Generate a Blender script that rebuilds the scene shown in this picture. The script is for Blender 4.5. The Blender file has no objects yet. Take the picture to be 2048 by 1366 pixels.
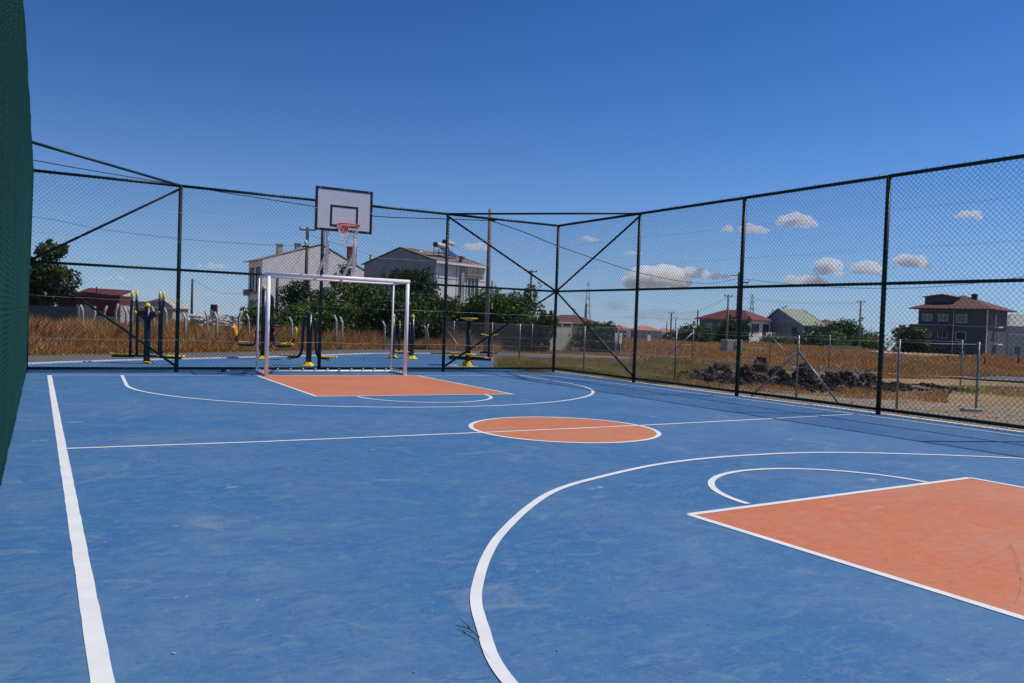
import bpy, math, random
import numpy as np
from mathutils import Vector
random.seed(7); rng = np.random.default_rng(7)
R = math.radians
scene = bpy.context.scene
col = scene.collection
# ------------------------------------------------------------------ camera
CAM = np.array([-5.601, -8.198, 1.288]); FOC = 1634.66
_y, _t, _r = R(30.204), R(-1.485), R(-1.98)
FWD = np.array([math.sin(_y)*math.cos(_t), math.cos(_y)*math.cos(_t), math.sin(_t)])
_R0 = np.array([math.cos(_y), -math.sin(_y), 0.0]); _U0 = np.cross(_R0, FWD)
RGT = math.cos(_r)*_R0 - math.sin(_r)*_U0; UPV = math.sin(_r)*_R0 + math.cos(_r)*_U0
from mathutils import Matrix
cd = bpy.data.cameras.new('camera'); cam = bpy.data.objects.new('camera', cd); col.objects.link(cam)
cam.matrix_world = Matrix(((RGT[0], UPV[0], -FWD[0], CAM[0]), (RGT[1], UPV[1], -FWD[1], CAM[1]),
                           (RGT[2], UPV[2], -FWD[2], CAM[2]), (0, 0, 0, 1)))
cd.lens = FOC/2048*36; cd.sensor_width = 36; cd.clip_start = 0.02; cd.clip_end = 9000
scene.camera = cam
# ------------------------------------------------------------------ light
sun_dir = Vector((2.32, -0.80, 3.76)).normalized()
SUN_EL = math.asin(sun_dir.z); SUN_AZ = math.atan2(sun_dir.x, sun_dir.y)
sd = bpy.data.lights.new('sun', 'SUN'); sd.energy = 4.3; sd.angle = R(0.5); sd.color = (1.0, 0.955, 0.89)
so = bpy.data.objects.new('sun', sd); col.objects.link(so)
so.rotation_euler = sun_dir.to_track_quat('Z', 'Y').to_euler()
world = bpy.data.worlds.new('World'); scene.world = world; world.use_nodes = True
wt = world.node_tree; wt.nodes.clear()
sky = wt.nodes.new('ShaderNodeTexSky'); sky.sky_type = 'NISHITA'; sky.sun_disc = False
sky.sun_elevation = SUN_EL; sky.sun_rotation = SUN_AZ
sky.air_density = 1.0; sky.dust_density = 0.0; sky.ozone_density = 10; sky.altitude = 0
bg = wt.nodes.new('ShaderNodeBackground'); bg.inputs['Strength'].default_value = 0.05
wo = wt.nodes.new('ShaderNodeOutputWorld')
gm = wt.nodes.new('ShaderNodeGamma'); gm.inputs[1].default_value = 1.5; wt.links.new(sky.outputs[0], gm.inputs[0])
tn = wt.nodes.new('ShaderNodeMixRGB'); tn.blend_type = 'MULTIPLY'; tn.inputs[0].default_value = 1; tn.inputs[2].default_value = (.72, .93, .93, 1)
wt.links.new(gm.outputs[0], tn.inputs[1])
# pale air close to the horizon
wtc = wt.nodes.new('ShaderNodeTexCoord'); wsp = wt.nodes.new('ShaderNodeSeparateXYZ'); wt.links.new(wtc.outputs['Generated'], wsp.inputs[0])
w1 = wt.nodes.new('ShaderNodeMath'); w1.operation = 'SUBTRACT'; w1.inputs[0].default_value = 1; wt.links.new(wsp.outputs['Z'], w1.inputs[1])
w2 = wt.nodes.new('ShaderNodeMath'); w2.operation = 'POWER'; w2.inputs[1].default_value = 9; wt.links.new(w1.outputs[0], w2.inputs[0])
w3 = wt.nodes.new('ShaderNodeMath'); w3.operation = 'MULTIPLY'; w3.use_clamp = True; w3.inputs[1].default_value = .75; wt.links.new(w2.outputs[0], w3.inputs[0])
hz = wt.nodes.new('ShaderNodeMixRGB'); hz.inputs[2].default_value = (9.0, 10.3, 14.0, 1); wt.links.new(w3.outputs[0], hz.inputs[0]); wt.links.new(tn.outputs[0], hz.inputs[1]); wt.links.new(hz.outputs[0], bg.inputs['Color']); wt.links.new(bg.outputs[0], wo.inputs['Surface'])
stc = wt.nodes.new('ShaderNodeTexCoord'); smp = wt.nodes.new('ShaderNodeMapping'); smp.inputs['Location'].default_value = (0, 0, .04); smp.inputs['Scale'].default_value = (1, 1, .97)
wt.links.new(stc.outputs['Generated'], smp.inputs['Vector']); wt.links.new(smp.outputs[0], sky.inputs['Vector'])
vs = scene.view_settings; vs.view_transform = 'Standard'; vs.look = 'None'; vs.gamma = 1; vs.exposure = -0.12
vs.use_curve_mapping = False
scene.render.resolution_x = 1024; scene.render.resolution_y = 683

# ------------------------------------------------------------------ geometry helpers
def at(u, v, D):
    """the world point seen at photo position (u, v), D metres in front of the camera"""
    d = FWD + RGT*(u-1024)/FOC - UPV*(v-683)/FOC
    return CAM + d*D
def gnd(u, v, z=0.0):
    d = FWD + RGT*(u-1024)/FOC - UPV*(v-683)/FOC
    return CAM + d*((z-CAM[2])/d[2])
def terr(x, y):
    r = math.hypot(x, y); t = min(max((r-52)/95.0, 0), 1); t = t*t*(3-2*t)
    right = min(max((x*0.864-y*0.503+20)/40.0, 0), 1)
    return -0.03 - 3.2*t*right - 0.6*t - .02*max(0, r-150)

def mat(name, c, rough=0.6, var=0.0, scale=8.0, metal=0.0, bump=0.0, c2=None, detail=4.0, spec=0.5):
    m = bpy.data.materials.new(name); m.use_nodes = True
    nt = m.node_tree; b = nt.nodes['Principled BSDF']
    b.inputs['Roughness'].default_value = rough; b.inputs['Metallic'].default_value = metal
    b.inputs['Specular IOR Level'].default_value = spec
    b.inputs['Base Color'].default_value = (*c, 1)
    tc = nt.nodes.new('ShaderNodeTexCoord')
    n = nt.nodes.new('ShaderNodeTexNoise'); n.inputs['Scale'].default_value = scale; n.inputs['Detail'].default_value = detail
    nt.links.new(tc.outputs['Object'], n.inputs['Vector'])
    if var or c2:
        r = nt.nodes.new('ShaderNodeValToRGB')
        if c2 is None:
            a = tuple(x*(1-var) for x in c); bb = tuple(min(1, x*(1+var)) for x in c)
        else: a, bb = c, c2
        r.color_ramp.elements[0].color = (*a, 1); r.color_ramp.elements[1].color = (*bb, 1)
        r.color_ramp.elements[0].position = .32; r.color_ramp.elements[1].position = .68
        nt.links.new(n.outputs['Fac'], r.inputs['Fac']); nt.links.new(r.outputs['Color'], b.inputs['Base Color'])
    if bump:
        bp = nt.nodes.new('ShaderNodeBump'); bp.inputs['Strength'].default_value = bump; bp.inputs['Distance'].default_value = 0.02
        nt.links.new(n.outputs['Fac'], bp.inputs['Height']); nt.links.new(bp.outputs['Normal'], b.inputs['Normal'])
    return m

def mat_attr(name, rough=0.7, trans=0.0):
    m = bpy.data.materials.new(name); m.use_nodes = True
    nt = m.node_tree; b = nt.nodes['Principled BSDF']; b.inputs['Roughness'].default_value = rough
    b.inputs['Specular IOR Level'].default_value = 0.25
    a = nt.nodes.new('ShaderNodeAttribute'); a.attribute_name = 'tint'
    nt.links.new(a.outputs['Color'], b.inputs['Base Color'])
    if trans:
        t = nt.nodes.new('ShaderNodeBsdfTranslucent'); mx = nt.nodes.new('ShaderNodeMixShader')
        mx.inputs[0].default_value = trans; o = nt.nodes['Material Output']
        nt.links.new(a.outputs['Color'], t.inputs['Color'])
        nt.links.new(b.outputs[0], mx.inputs[1]); nt.links.new(t.outputs[0], mx.inputs[2]); nt.links.new(mx.outputs[0], o.inputs['Surface'])
    return m

ROOT = {}
def origin_of(o):
    return ROOT.get(o.name, np.zeros(3)) if o is not None else np.zeros(3)
def tag(o, label=None, cat=None, group=None, kind=None):
    if label: o['label'] = label
    if cat: o['category'] = cat
    if group: o['group'] = group
    if kind: o['kind'] = kind
    return o
def thing(name, loc, label, cat, group=None):
    o = bpy.data.objects.new(name, None); o.empty_display_size = 0.2; col.objects.link(o)
    o.location = tuple(float(q) for q in loc); ROOT[o.name] = np.array(loc, float)
    return tag(o, label, cat, group)
def link_mesh(name, V, F, m, parent=None, smooth=False, tint=None, at0=None):
    """V in world coordinates; at0 = own origin of a top-level mesh"""
    base = origin_of(parent) if parent is not None else (np.array(at0, float) if at0 is not None else np.zeros(3))
    me = bpy.data.meshes.new(name)
    V = np.asarray(V, float) - base
    if isinstance(F, np.ndarray):
        k = F.shape[1]; nf = len(F)
        me.vertices.add(len(V)); me.vertices.foreach_set('co', V.ravel())
        me.loops.add(nf*k); me.loops.foreach_set('vertex_index', F.astype(np.int32).ravel())
        me.polygons.add(nf); me.polygons.foreach_set('loop_start', np.arange(0, nf*k, k, dtype=np.int32))
        me.update(calc_edges=True)
    else:
        me.from_pydata([tuple(v) for v in V], [], F); me.update()
    if smooth: me.polygons.foreach_set('use_smooth', [True]*len(me.polygons))
    if tint is not None:
        a = me.color_attributes.new('tint', 'FLOAT_COLOR', 'POINT')
        tc = np.ones((len(V), 4)); tc[:, :3] = tint; a.data.foreach_set('color', tc.ravel())
    mats = m if isinstance(m, (list, tuple)) else [m]
    for q in mats: me.materials.append(q)
    o = bpy.data.objects.new(name, me); col.objects.link(o)
    if parent is not None:
        o.parent = parent; ROOT[o.name] = base
    elif at0 is not None:
        o.location = tuple(float(q) for q in base); ROOT[o.name] = base
    return o

class MB:
    def __init__(s): s.V = []; s.F = []; s.sm = []
    def add(s, V, F, sm=False):
        o = len(s.V); s.V += [tuple(float(c) for c in v) for v in V]
        for f in F: s.F.append(tuple(i+o for i in f)); s.sm.append(sm)
        return s
    def box(s, c, sz, ax=None, bev=0.0):
        c = np.array(c, float); h = np.array(sz, float)/2
        if ax is None: ax = np.eye(3)
        ax = np.array(ax, float)
        if bev <= 0:
            V = [c + ax[0]*h[0]*i + ax[1]*h[1]*j + ax[2]*h[2]*k for i in (-1, 1) for j in (-1, 1) for k in (-1, 1)]
            F = [(0, 1, 3, 2), (4, 6, 7, 5), (0, 4, 5, 1), (2, 3, 7, 6), (0, 2, 6, 4), (1, 5, 7, 3)]
            return s.add(V, F)
        # bevelled box: octagonal profile extruded along z with inset caps
        b = bev; P = [(-h[0]+b, -h[1]), (h[0]-b, -h[1]), (h[0], -h[1]+b), (h[0], h[1]-b), (h[0]-b, h[1]), (-h[0]+b, h[1]), (-h[0], h[1]-b), (-h[0], -h[1]+b)]
        V = []
        for z, k in ((-h[2], b), (-h[2]+b, 0), (h[2]-b, 0), (h[2], b)):
            for x, y in P:
                xx = x - math.copysign(min(k, abs(x)), x); yy = y - math.copysign(min(k, abs(y)), y)
                V.append(c + ax[0]*xx + ax[1]*yy + ax[2]*z)
        F = [tuple(range(7, -1, -1)), tuple(range(24, 32))]
        for r in range(3):
            for i in range(8): j = (i+1) % 8; F.append((r*8+i, r*8+j, (r+1)*8+j, (r+1)*8+i))
        return s.add(V, F)
    def tube(s, pts, r, n=10, caps=True, r1=None):
        pts = [np.array(p, float) for p in pts]; N = len(pts); V = []; F = []
        prev = None
        for i, p in enumerate(pts):
            if i == 0: d = pts[1]-p
            elif i == N-1: d = p-pts[i-1]
            else:
                a = p-pts[i-1]; b = pts[i+1]-p; d = a/np.linalg.norm(a)+b/np.linalg.norm(b)
            d = d/(np.linalg.norm(d)+1e-12)
            if prev is None:
                u = np.cross(d, (0, 0, 1.0));
                if np.linalg.norm(u) < 1e-3: u = np.cross(d, (0, 1.0, 0))
            else: u = prev - d*np.dot(prev, d)
            u = u/np.linalg.norm(u); w = np.cross(d, u); prev = u
            rr = r if r1 is None else r+(r1-r)*i/(N-1)
            if hasattr(r, '__len__'): rr = r[i]
            for k in range(n):
                a = 2*math.pi*k/n; V.append(p + rr*(math.cos(a)*u+math.sin(a)*w))
        for i in range(N-1):
            for k in range(n):
                j = (k+1) % n; F.append((i*n+k, (i+1)*n+k, (i+1)*n+j, i*n+j))
        o = len(s.V); s.add(V, F, True)
        if caps:
            s.F.append(tuple(o+k for k in range(n))); s.sm.append(False)
            s.F.append(tuple(o+(N-1)*n+k for k in reversed(range(n)))); s.sm.append(False)
        return s
    def lathe(s, c, prof, n=20, sc=(1, 1), ax=None):
        """prof: (radius, height) pairs about the z axis through c"""
        c = np.array(c, float); ax = np.eye(3) if ax is None else np.array(ax, float); V = []; F = []
        for r, z in prof:
            for k in range(n):
                a = 2*math.pi*k/n; V.append(c + ax[0]*r*math.cos(a)*sc[0] + ax[1]*r*math.sin(a)*sc[1] + ax[2]*z)
        for i in range(len(prof)-1):
            for k in range(n):
                j = (k+1) % n; F.append((i*n+k, i*n+j, (i+1)*n+j, (i+1)*n+k))
        o = len(s.V); s.add(V, F, True)
        s.F.append(tuple(o+k for k in reversed(range(n)))); s.sm.append(False)
        s.F.append(tuple(o+(len(prof)-1)*n+k for k in range(n))); s.sm.append(False)
        return s
    def prism(s, poly, thick_vec):
        """planar polygon (3-D points) extruded by a vector"""
        P = [np.array(p, float) for p in poly]; n = len(P); t = np.array(thick_vec, float)
        V = P + [p+t for p in P]
        F = [tuple(range(n)), tuple(reversed(range(n, 2*n)))]
        for i in range(n): j = (i+1) % n; F.append((i, i+n, j+n, j))
        return s.add(V, F)
    def build(s, name, m, parent=None, at0=None):
        o = link_mesh(name, s.V, s.F, m, parent, at0=at0)
        o.data.polygons.foreach_set('use_smooth', s.sm)
        return o

def bend(pts, r=0.08, n=5):
    """round the inner corners of a polyline"""
    pts = [np.array(p, float) for p in pts]; out = [pts[0]]
    for i in range(1, len(pts)-1):
        a, b, c = pts[i-1], pts[i], pts[i+1]
        d0 = (a-b); l0 = np.linalg.norm(d0); d1 = (c-b); l1 = np.linalg.norm(d1); q = min(r, l0*.45, l1*.45)
        p0 = b+d0/l0*q; p1 = b+d1/l1*q
        for k in range(n+1):
            t = k/n; out.append((1-t)**2*p0+2*t*(1-t)*b+t*t*p1)
    out.append(pts[-1]); return out
def arc(cx, cy, r, a0, a1, n=48, ry=None):
    ry = ry or r
    return [(cx+r*math.cos(R(a0+(a1-a0)*i/n)), cy+ry*math.sin(R(a0+(a1-a0)*i/n))) for i in range(n+1)]
def spline(P, n=8):
    P = [np.array(p, float) for p in P]; out = []
    Q = [2*P[0]-P[1]]+P+[2*P[-1]-P[-2]]
    for i in range(1, len(Q)-2):
        p0, p1, p2, p3 = Q[i-1], Q[i], Q[i+1], Q[i+2]
        for k in range(n):
            t = k/n; out.append(0.5*((2*p1)+(-p0+p2)*t+(2*p0-5*p1+4*p2-p3)*t*t+(-p0+3*p1-3*p2+p3)*t**3))
    out.append(P[-1]); return out

# ------------------------------------------------------------------ materials
def court_material(name, base, light, deep, chip=(.62, .55, .45)):
    m = bpy.data.materials.new(name); m.use_nodes = True; nt = m.node_tree; N = nt.nodes; Lk = nt.links
    b = N['Principled BSDF']; b.inputs['Roughness'].default_value = .5; b.inputs['Specular IOR Level'].default_value = .45
    tc = N.new('ShaderNodeTexCoord')
    def noise(scale, det, rough=.6, sc=(1, 1, 1), rot=0, dist=0):
        mp = N.new('ShaderNodeMapping'); mp.inputs['Scale'].default_value = sc; mp.inputs['Rotation'].default_value = (0, 0, rot)
        Lk.new(tc.outputs['Object'], mp.inputs['Vector'])
        n = N.new('ShaderNodeTexNoise'); n.inputs['Scale'].default_value = scale; n.inputs['Detail'].default_value = det
        n.inputs['Roughness'].default_value = rough; n.inputs['Distortion'].default_value = dist
        Lk.new(mp.outputs[0], n.inputs['Vector']); return n.outputs['Fac']
    def ramp(f, a, c, ca=(0, 0, 0), cc=(1, 1, 1)):
        r = N.new('ShaderNodeValToRGB'); r.color_ramp.elements[0].position = a; r.color_ramp.elements[1].position = c
        r.color_ramp.elements[0].color = (*ca, 1); r.color_ramp.elements[1].color = (*cc, 1); Lk.new(f, r.inputs['Fac']); return r.outputs['Color']
    def mix(f, a, c, k=None):
        x = N.new('ShaderNodeMix'); x.data_type = 'RGBA'
        if k is not None:
            mm = N.new('ShaderNodeMath'); mm.operation = 'MULTIPLY'; mm.inputs[1].default_value = k; Lk.new(f, mm.inputs[0]); f = mm.outputs[0]
        Lk.new(f, x.inputs['Factor'])
        for s_, val in ((6, a), (7, c)):
            if isinstance(val, tuple): x.inputs[s_].default_value = (*val, 1)
            else: Lk.new(val, x.inputs[s_])
        return x.outputs[2]
    big = ramp(noise(.55, 4), .40, .60); mid = ramp(noise(2.3, 9, .72, (1, 1.25, 1), R(30), .9), .41, .59)
    streak = ramp(noise(5.0, 9, .78, (.8, 1.7, 1), R(20), 1.6), .50, .66)
    streak2 = ramp(noise(8, 8, .75, (1.6, .7, 1), R(-35), 2.0), .54, .70)
    dark = ramp(noise(6.5, 8, .75, (.8, 1.8, 1), R(60), 1.6), .56, .68)
    c = mix(big, base, light, .6); c = mix(mid, c, deep, .55)
    c = mix(streak, c, light, .85); c = mix(streak2, c, light, .7); c = mix(dark, c, deep, .9)
    dust = ramp(noise(1.9, 9, .75, (1, 1, 1), 0, 1.2), .56, .72); c = mix(dust, c, tuple(.55*q+.45*p for q, p in zip(light, chip)), .38)
    # worn chips and dust specks with a shape of their own
    vo = N.new('ShaderNodeTexVoronoi'); vo.inputs['Scale'].default_value = 2.6; vo.inputs['Randomness'].default_value = 1
    mp = N.new('ShaderNodeMapping'); mp.inputs['Scale'].default_value = (1, 1.6, 1); mp.inputs['Rotation'].default_value = (0, 0, R(25))
    nd = N.new('ShaderNodeTexNoise'); nd.inputs['Scale'].default_value = 9; nd.inputs['Detail'].default_value = 4
    ad = N.new('ShaderNodeMixRGB'); ad.blend_type = 'ADD'; ad.inputs[0].default_value = .22
    Lk.new(tc.outputs['Object'], nd.inputs['Vector']); Lk.new(tc.outputs['Object'], ad.inputs[1]); Lk.new(nd.outputs['Color'], ad.inputs[2])
    Lk.new(ad.outputs[0], mp.inputs['Vector']); Lk.new(mp.outputs[0], vo.inputs['Vector'])
    chips = ramp(vo.outputs['Distance'], .012, .05, (1, 1, 1), (0, 0, 0)); zone = ramp(noise(1.1, 4), .48, .62)
    mm = N.new('ShaderNodeMath'); mm.operation = 'MULTIPLY'; Lk.new(chips, mm.inputs[0]); Lk.new(zone, mm.inputs[1])
    c = mix(mm.outputs[0], c, chip, .8)
    v2 = N.new('ShaderNodeTexVoronoi'); v2.inputs['Scale'].default_value = .85; m2 = N.new('ShaderNodeMapping'); m2.inputs['Scale'].default_value = (1, 2.2, 1); m2.inputs['Rotation'].default_value = (0, 0, R(40))
    Lk.new(ad.outputs[0], m2.inputs['Vector']); Lk.new(m2.outputs[0], v2.inputs['Vector'])
    m3 = N.new('ShaderNodeMath'); m3.operation = 'MULTIPLY'; Lk.new(ramp(v2.outputs['Distance'], .015, .075, (1, 1, 1), (0, 0, 0)), m3.inputs[0]); Lk.new(ramp(noise(22, 5, .7), .43, .53), m3.inputs[1])
    c = mix(m3.outputs[0], c, chip, .75)
    v3 = N.new('ShaderNodeTexVoronoi'); v3.inputs['Scale'].default_value = 9; Lk.new(ad.outputs[0], v3.inputs['Vector'])
    m4 = N.new('ShaderNodeMath'); m4.operation = 'MULTIPLY'; Lk.new(ramp(v3.outputs['Distance'], .03, .09, (1, 1, 1), (0, 0, 0)), m4.inputs[0]); Lk.new(ramp(noise(1.7, 5, .6), .46, .56), m4.inputs[1])
    c = mix(m4.outputs[0], c, chip, .6)
    fine = ramp(noise(60, 4, .7), .52, .66); c = mix(fine, c, light, .35)
    fine2 = ramp(noise(38, 4, .7), .54, .66); c = mix(fine2, c, deep, .35)
    Lk.new(c, b.inputs['Base Color'])
    rr = N.new('ShaderNodeMapRange'); rr.inputs['To Min'].default_value = .42; rr.inputs['To Max'].default_value = .62
    Lk.new(mid, rr.inputs['Value']); Lk.new(rr.outputs[0], b.inputs['Roughness'])
    bp = N.new('ShaderNodeBump'); bp.inputs['Strength'].default_value = .25; bp.inputs['Distance'].default_value = .004
    Lk.new(noise(140, 3), bp.inputs['Height']); Lk.new(bp.outputs[0], b.inputs['Normal'])
    return m
M = {}
M['blue'] = court_material('court_blue', (.042, .150, .315), (.120, .222, .335), (.020, .100, .280))
M['orange'] = court_material('court_orange', (.58, .172, .055), (.58, .255, .125), (.50, .115, .034), (.62, .36, .25))
M['white'] = mat('line_paint', (.74, .74, .72), .55, .06, 5, detail=10)
M['green'] = mat('green_tube', (.005, .034, .024), .45, .22, 20, spec=.3)
M['wire'] = mat('green_wire', (.005, .020, .017), .28, spec=.5)
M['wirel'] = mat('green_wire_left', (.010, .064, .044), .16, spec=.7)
M['galv'] = mat('galvanised_steel', (.22, .235, .25), .45, .15, 30, metal=.6)
M['galvw'] = mat('galvanised_wire', (.48, .49, .50), .5, metal=.4)
M['goal'] = mat('goal_white', (.83, .82, .81), .35, .05, 10, spec=.5)
M['board'] = mat('board_white', (.70, .70, .72), .4, .05, 4)
M['black'] = mat('black_paint', (.010, .011, .013), .4)
M['ring'] = mat('ring_red', (.62, .045, .025), .4, .1, 20)
M['net'] = mat('net_cord', (.72, .68, .58), .8)
M['gym'] = mat('gym_dark', (.010, .015, .022), .35, .2, 12, spec=.5)
M['yellow'] = mat('gym_yellow', (.86, .50, .010), .35, .15, 9, c2=(.90, .62, .02))
M['orangep'] = mat('gym_orange', (.90, .33, .01), .35)
M['asphalt'] = mat('asphalt', (.115, .112, .112), .9, .25, 5, bump=.3, detail=10)
M['concrete'] = mat('concrete', (.42, .40, .37), .85, .25, 7, bump=.3, detail=8)
M['kerb'] = mat('kerb_white', (.66, .64, .61), .8, .15, 9)
M['rock'] = mat('basalt', (.022, .018, .016), .95, 0, 3, c2=(.115, .082, .058), bump=.6, detail=8, spec=.12)
M['leaf'] = mat_attr('leaf', .42, .36); M['blade'] = mat_attr('grass_blade', .65, .28)
M['bark'] = mat('bark', (.09, .065, .045), .9, .3, 12, bump=.5)
M['wood'] = mat('pole_wood', (.085, .065, .05), .85, .3, 18, bump=.3)
M['cpole'] = mat('pole_concrete', (.20, .18, .165), .8, .22, 10, bump=.2)
M['insul'] = mat('insulator', (.03, .02, .018), .25)
M['cable'] = mat('cable_black', (.012, .012, .014), .5)
M['glass'] = mat('window_glass', (.035, .045, .055), .08, .3, 1.5, spec=.8)
M['frame'] = mat('window_frame', (.72, .72, .72), .5)
M['plaster'] = mat('white_plaster', (.84, .82, .78), .85, .08, 2.5, bump=.1, detail=8)
M['plasterg'] = mat('grey_plaster', (.34, .355, .375), .85, .15, 2.5, bump=.1)
M['panelw'] = mat('white_panel', (.62, .62, .60), .8, .12, 1.8, detail=8)
M['purple'] = mat('slate_plaster', (.075, .078, .102), .85, .12, 1.2)
M['purplel'] = mat('slate_plaster_pale', (.26, .265, .32), .85, .12, 1.2)
M['rtile'] = mat('red_tiles', (.16, .030, .022), .8, .3, 3, bump=.3)
M['rtile2'] = mat('brown_tiles', (.115, .040, .030), .8, .3, 3, bump=.3)
M['pink'] = mat('pink_tiles', (.52, .20, .14), .8, .2, .6)
M['groof'] = mat('green_roof', (.20, .24, .14), .6, .12, 2)
M['brick'] = mat('red_brick', (.22, .07, .045), .9, .4, 12)
M['solar'] = mat('solar_glass', (.05, .07, .14), .2)
M['tank'] = mat('tank_metal', (.55, .54, .52), .4, .15, 5)
M['maroon'] = mat('maroon_sheet', (.115, .024, .022), .6, .35, 3)
M['greywall'] = mat('grey_wall', (.30, .30, .28), .9, .25, 1.5, detail=8)
M['cream'] = mat('cream_paint', (.60, .57, .46), .7, .15, 3)
M['darkm'] = mat('dark_metal', (.03, .03, .032), .6)
M['stone'] = mat('pebble', (.33, .29, .25), .9, .3, 8)

def ground_material():
    m = bpy.data.materials.new('field_soil'); m.use_nodes = True; nt = m.node_tree; N = nt.nodes; Lk = nt.links
    b = N['Principled BSDF']; b.inputs['Roughness'].default_value = .95; b.inputs['Specular IOR Level'].default_value = .1
    tc = N.new('ShaderNodeTexCoord')
    def noise(s, d):
        n = N.new('ShaderNodeTexNoise'); n.inputs['Scale'].default_value = s; n.inputs['Detail'].default_value = d; n.inputs['Roughness'].default_value = .65
        Lk.new(tc.outputs['Object'], n.inputs['Vector']); return n.outputs['Fac']
    r1 = N.new('ShaderNodeValToRGB'); e = r1.color_ramp.elements
    e[0].position = .33; e[0].color = (.175, .135, .10, 1); e[1].position = .7; e[1].color = (.35, .275, .205, 1)
    Lk.new(noise(3.5, 10), r1.inputs['Fac'])
    # dry growth takes over away from the court
    r2 = N.new('ShaderNodeValToRGB'); e = r2.color_ramp.elements
    e[0].position = .35; e[0].color = (.20, .17, .08, 1); e[1].position = .6; e[1].color = (.34, .22, .12, 1)
    Lk.new(noise(.35, 6), r2.inputs['Fac'])
    sp = N.new('ShaderNodeSeparateXYZ'); Lk.new(tc.outputs['Object'], sp.inputs[0])
    # dirt belt beside the court (small x), field beyond
    ma = N.new('ShaderNodeMath'); ma.operation = 'MULTIPLY_ADD'; ma.inputs[1].default_value = .55; Lk.new(sp.outputs['Y'], ma.inputs[0]); Lk.new(sp.outputs['X'], ma.inputs[2])
    mr = N.new('ShaderNodeMapRange'); mr.inputs['From Min'].default_value = 10.2; mr.inputs['From Max'].default_value = 13.2; Lk.new(ma.outputs[0], mr.inputs['Value'])
    nm = N.new('ShaderNodeMath'); nm.operation = 'MULTIPLY_ADD'; nm.inputs[1].default_value = 1.6; Lk.new(noise(.9, 6), nm.inputs[0]); Lk.new(mr.outputs[0], nm.inputs[2])
    r3 = N.new('ShaderNodeValToRGB'); r3.color_ramp.elements[0].position = .95; r3.color_ramp.elements[1].position = 1.0
    sub = N.new('ShaderNodeMath'); sub.operation = 'SUBTRACT'; sub.inputs[1].default_value = .3; Lk.new(nm.outputs[0], sub.inputs[0])
    r3.color_ramp.elements[0].position = .45; r3.color_ramp.elements[1].position = .75
    Lk.new(sub.outputs[0], r3.inputs['Fac'])
    mx = N.new('ShaderNodeMix'); mx.data_type = 'RGBA'; Lk.new(r3.outputs['Color'], mx.inputs['Factor']); Lk.new(r1.outputs['Color'], mx.inputs[6]); Lk.new(r2.outputs['Color'], mx.inputs[7])
    Lk.new(mx.outputs[2], b.inputs['Base Color'])
    bp = N.new('ShaderNodeBump'); bp.inputs['Strength'].default_value = .6; bp.inputs['Distance'].default_value = .05
    Lk.new(noise(9, 8), bp.inputs['Height']); Lk.new(bp.outputs[0], b.inputs['Normal'])
    return m
M['ground'] = ground_material()

# ------------------------------------------------------------------ setting: ground, road, court
def build_ground():
    rs = [0]+[2*1.075**i for i in range(1, 108)]; rs = [r for r in rs if r < 4200]; n = 120; V = [(0, 0, -.03)]; F = []
    for r in rs[1:]:
        for k in range(n):
            a = 2*math.pi*k/n; x, y = r*math.cos(a), r*math.sin(a); z = terr(x, y)
            if 14 < r < 52: z += .05*math.sin(x*.9+y*.4)*math.cos(y*.7)*min(1, (r-14)/8)*(.5)-.02
            V.append((x, y, z))
    for k in range(n): F.append((0, 1+k, 1+(k+1) % n))
    for i in range(len(rs)-2):
        for k in range(n):
            j = (k+1) % n; a = 1+i*n; F.append((a+k, a+n+k, a+n+j, a+j))
    o = link_mesh('ground', V, F, M['ground'], smooth=True); tag(o, kind='structure')
build_ground()

def ribbon(pts, w, z, wob=0.0, closed=False, seed=0):
    rr = random.Random(seed); P = [np.array(p[:2], float) for p in pts]; V = []; F = []; N = len(P)
    for i, p in enumerate(P):
        a = P[(i-1) % N] if (closed or i > 0) else p; b = P[(i+1) % N] if (closed or i < N-1) else p
        d = b-a; d /= np.linalg.norm(d); nn = np.array([-d[1], d[0]])
        l = w/2+rr.uniform(-wob, wob); r = w/2+rr.uniform(-wob, wob)
        V += [(*(p+nn*l), z), (*(p-nn*r), z)]
    for i in range(N if closed else N-1):
        j = (i+1) % N; F.append((2*i, 2*i+1, 2*j+1, 2*j))
    return V, F
def densify(a, b, step=.25):
    a = np.array(a, float); b = np.array(b, float); n = max(1, int(np.linalg.norm(b-a)/step))
    return [a+(b-a)*i/n for i in range(n+1)]

road_c = spline([(-60, -2), (-30, 5), (-14, 9.9), (-6, 13.6), (-2, 15.7), (1.5, 17.9), (5, 20.3), (8, 20.4), (10.6, 17.9), (14, 15.0), (18, 10.6), (21.2, 6), (25, -1), (30, -14), (40, -40)], 8)
V, F = ribbon(road_c, 3.0, -.012, .04, seed=3)
tag(link_mesh('road', V, F, M['asphalt']), kind='structure')

pad = [(-6.6, -14), (6.0, -14), (6.0, 9.6), (5.9, 10.7), (7.25, 15.9), (6.5, 18.3), (4.2, 17.9), (1.0, 15.75), (-3.75, 13.35), (-5.04, 12.5), (-6.6, 11.2)]
mb = MB(); mb.prism([(x, y, 0) for x, y in pad][::-1], (0, 0, -.12))
tag(mb.build('court_surface', M['blue']), kind='structure')
mb = MB()
for a, b in zip(pad[5:-1], pad[6:]):
    a = np.array([*a, 0.]); b = np.array([*b, 0.]); d = (b-a)/np.linalg.norm(b-a); nn = np.array([-d[1], d[0], 0])
    mb.box((a+b)/2-nn*.07+np.array([0, 0, -.02]), (np.linalg.norm(b-a)+.02, .13, .09), (d, nn, (0, 0, 1)))
mb.box((6.065, -6.3, -.03), (.12, 15.4, .075)); mb.box((6.055, 5.6, -.04), (.09, 8.2, .075))
tag(mb.build('kerb', M['kerb']), kind='structure')
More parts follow.
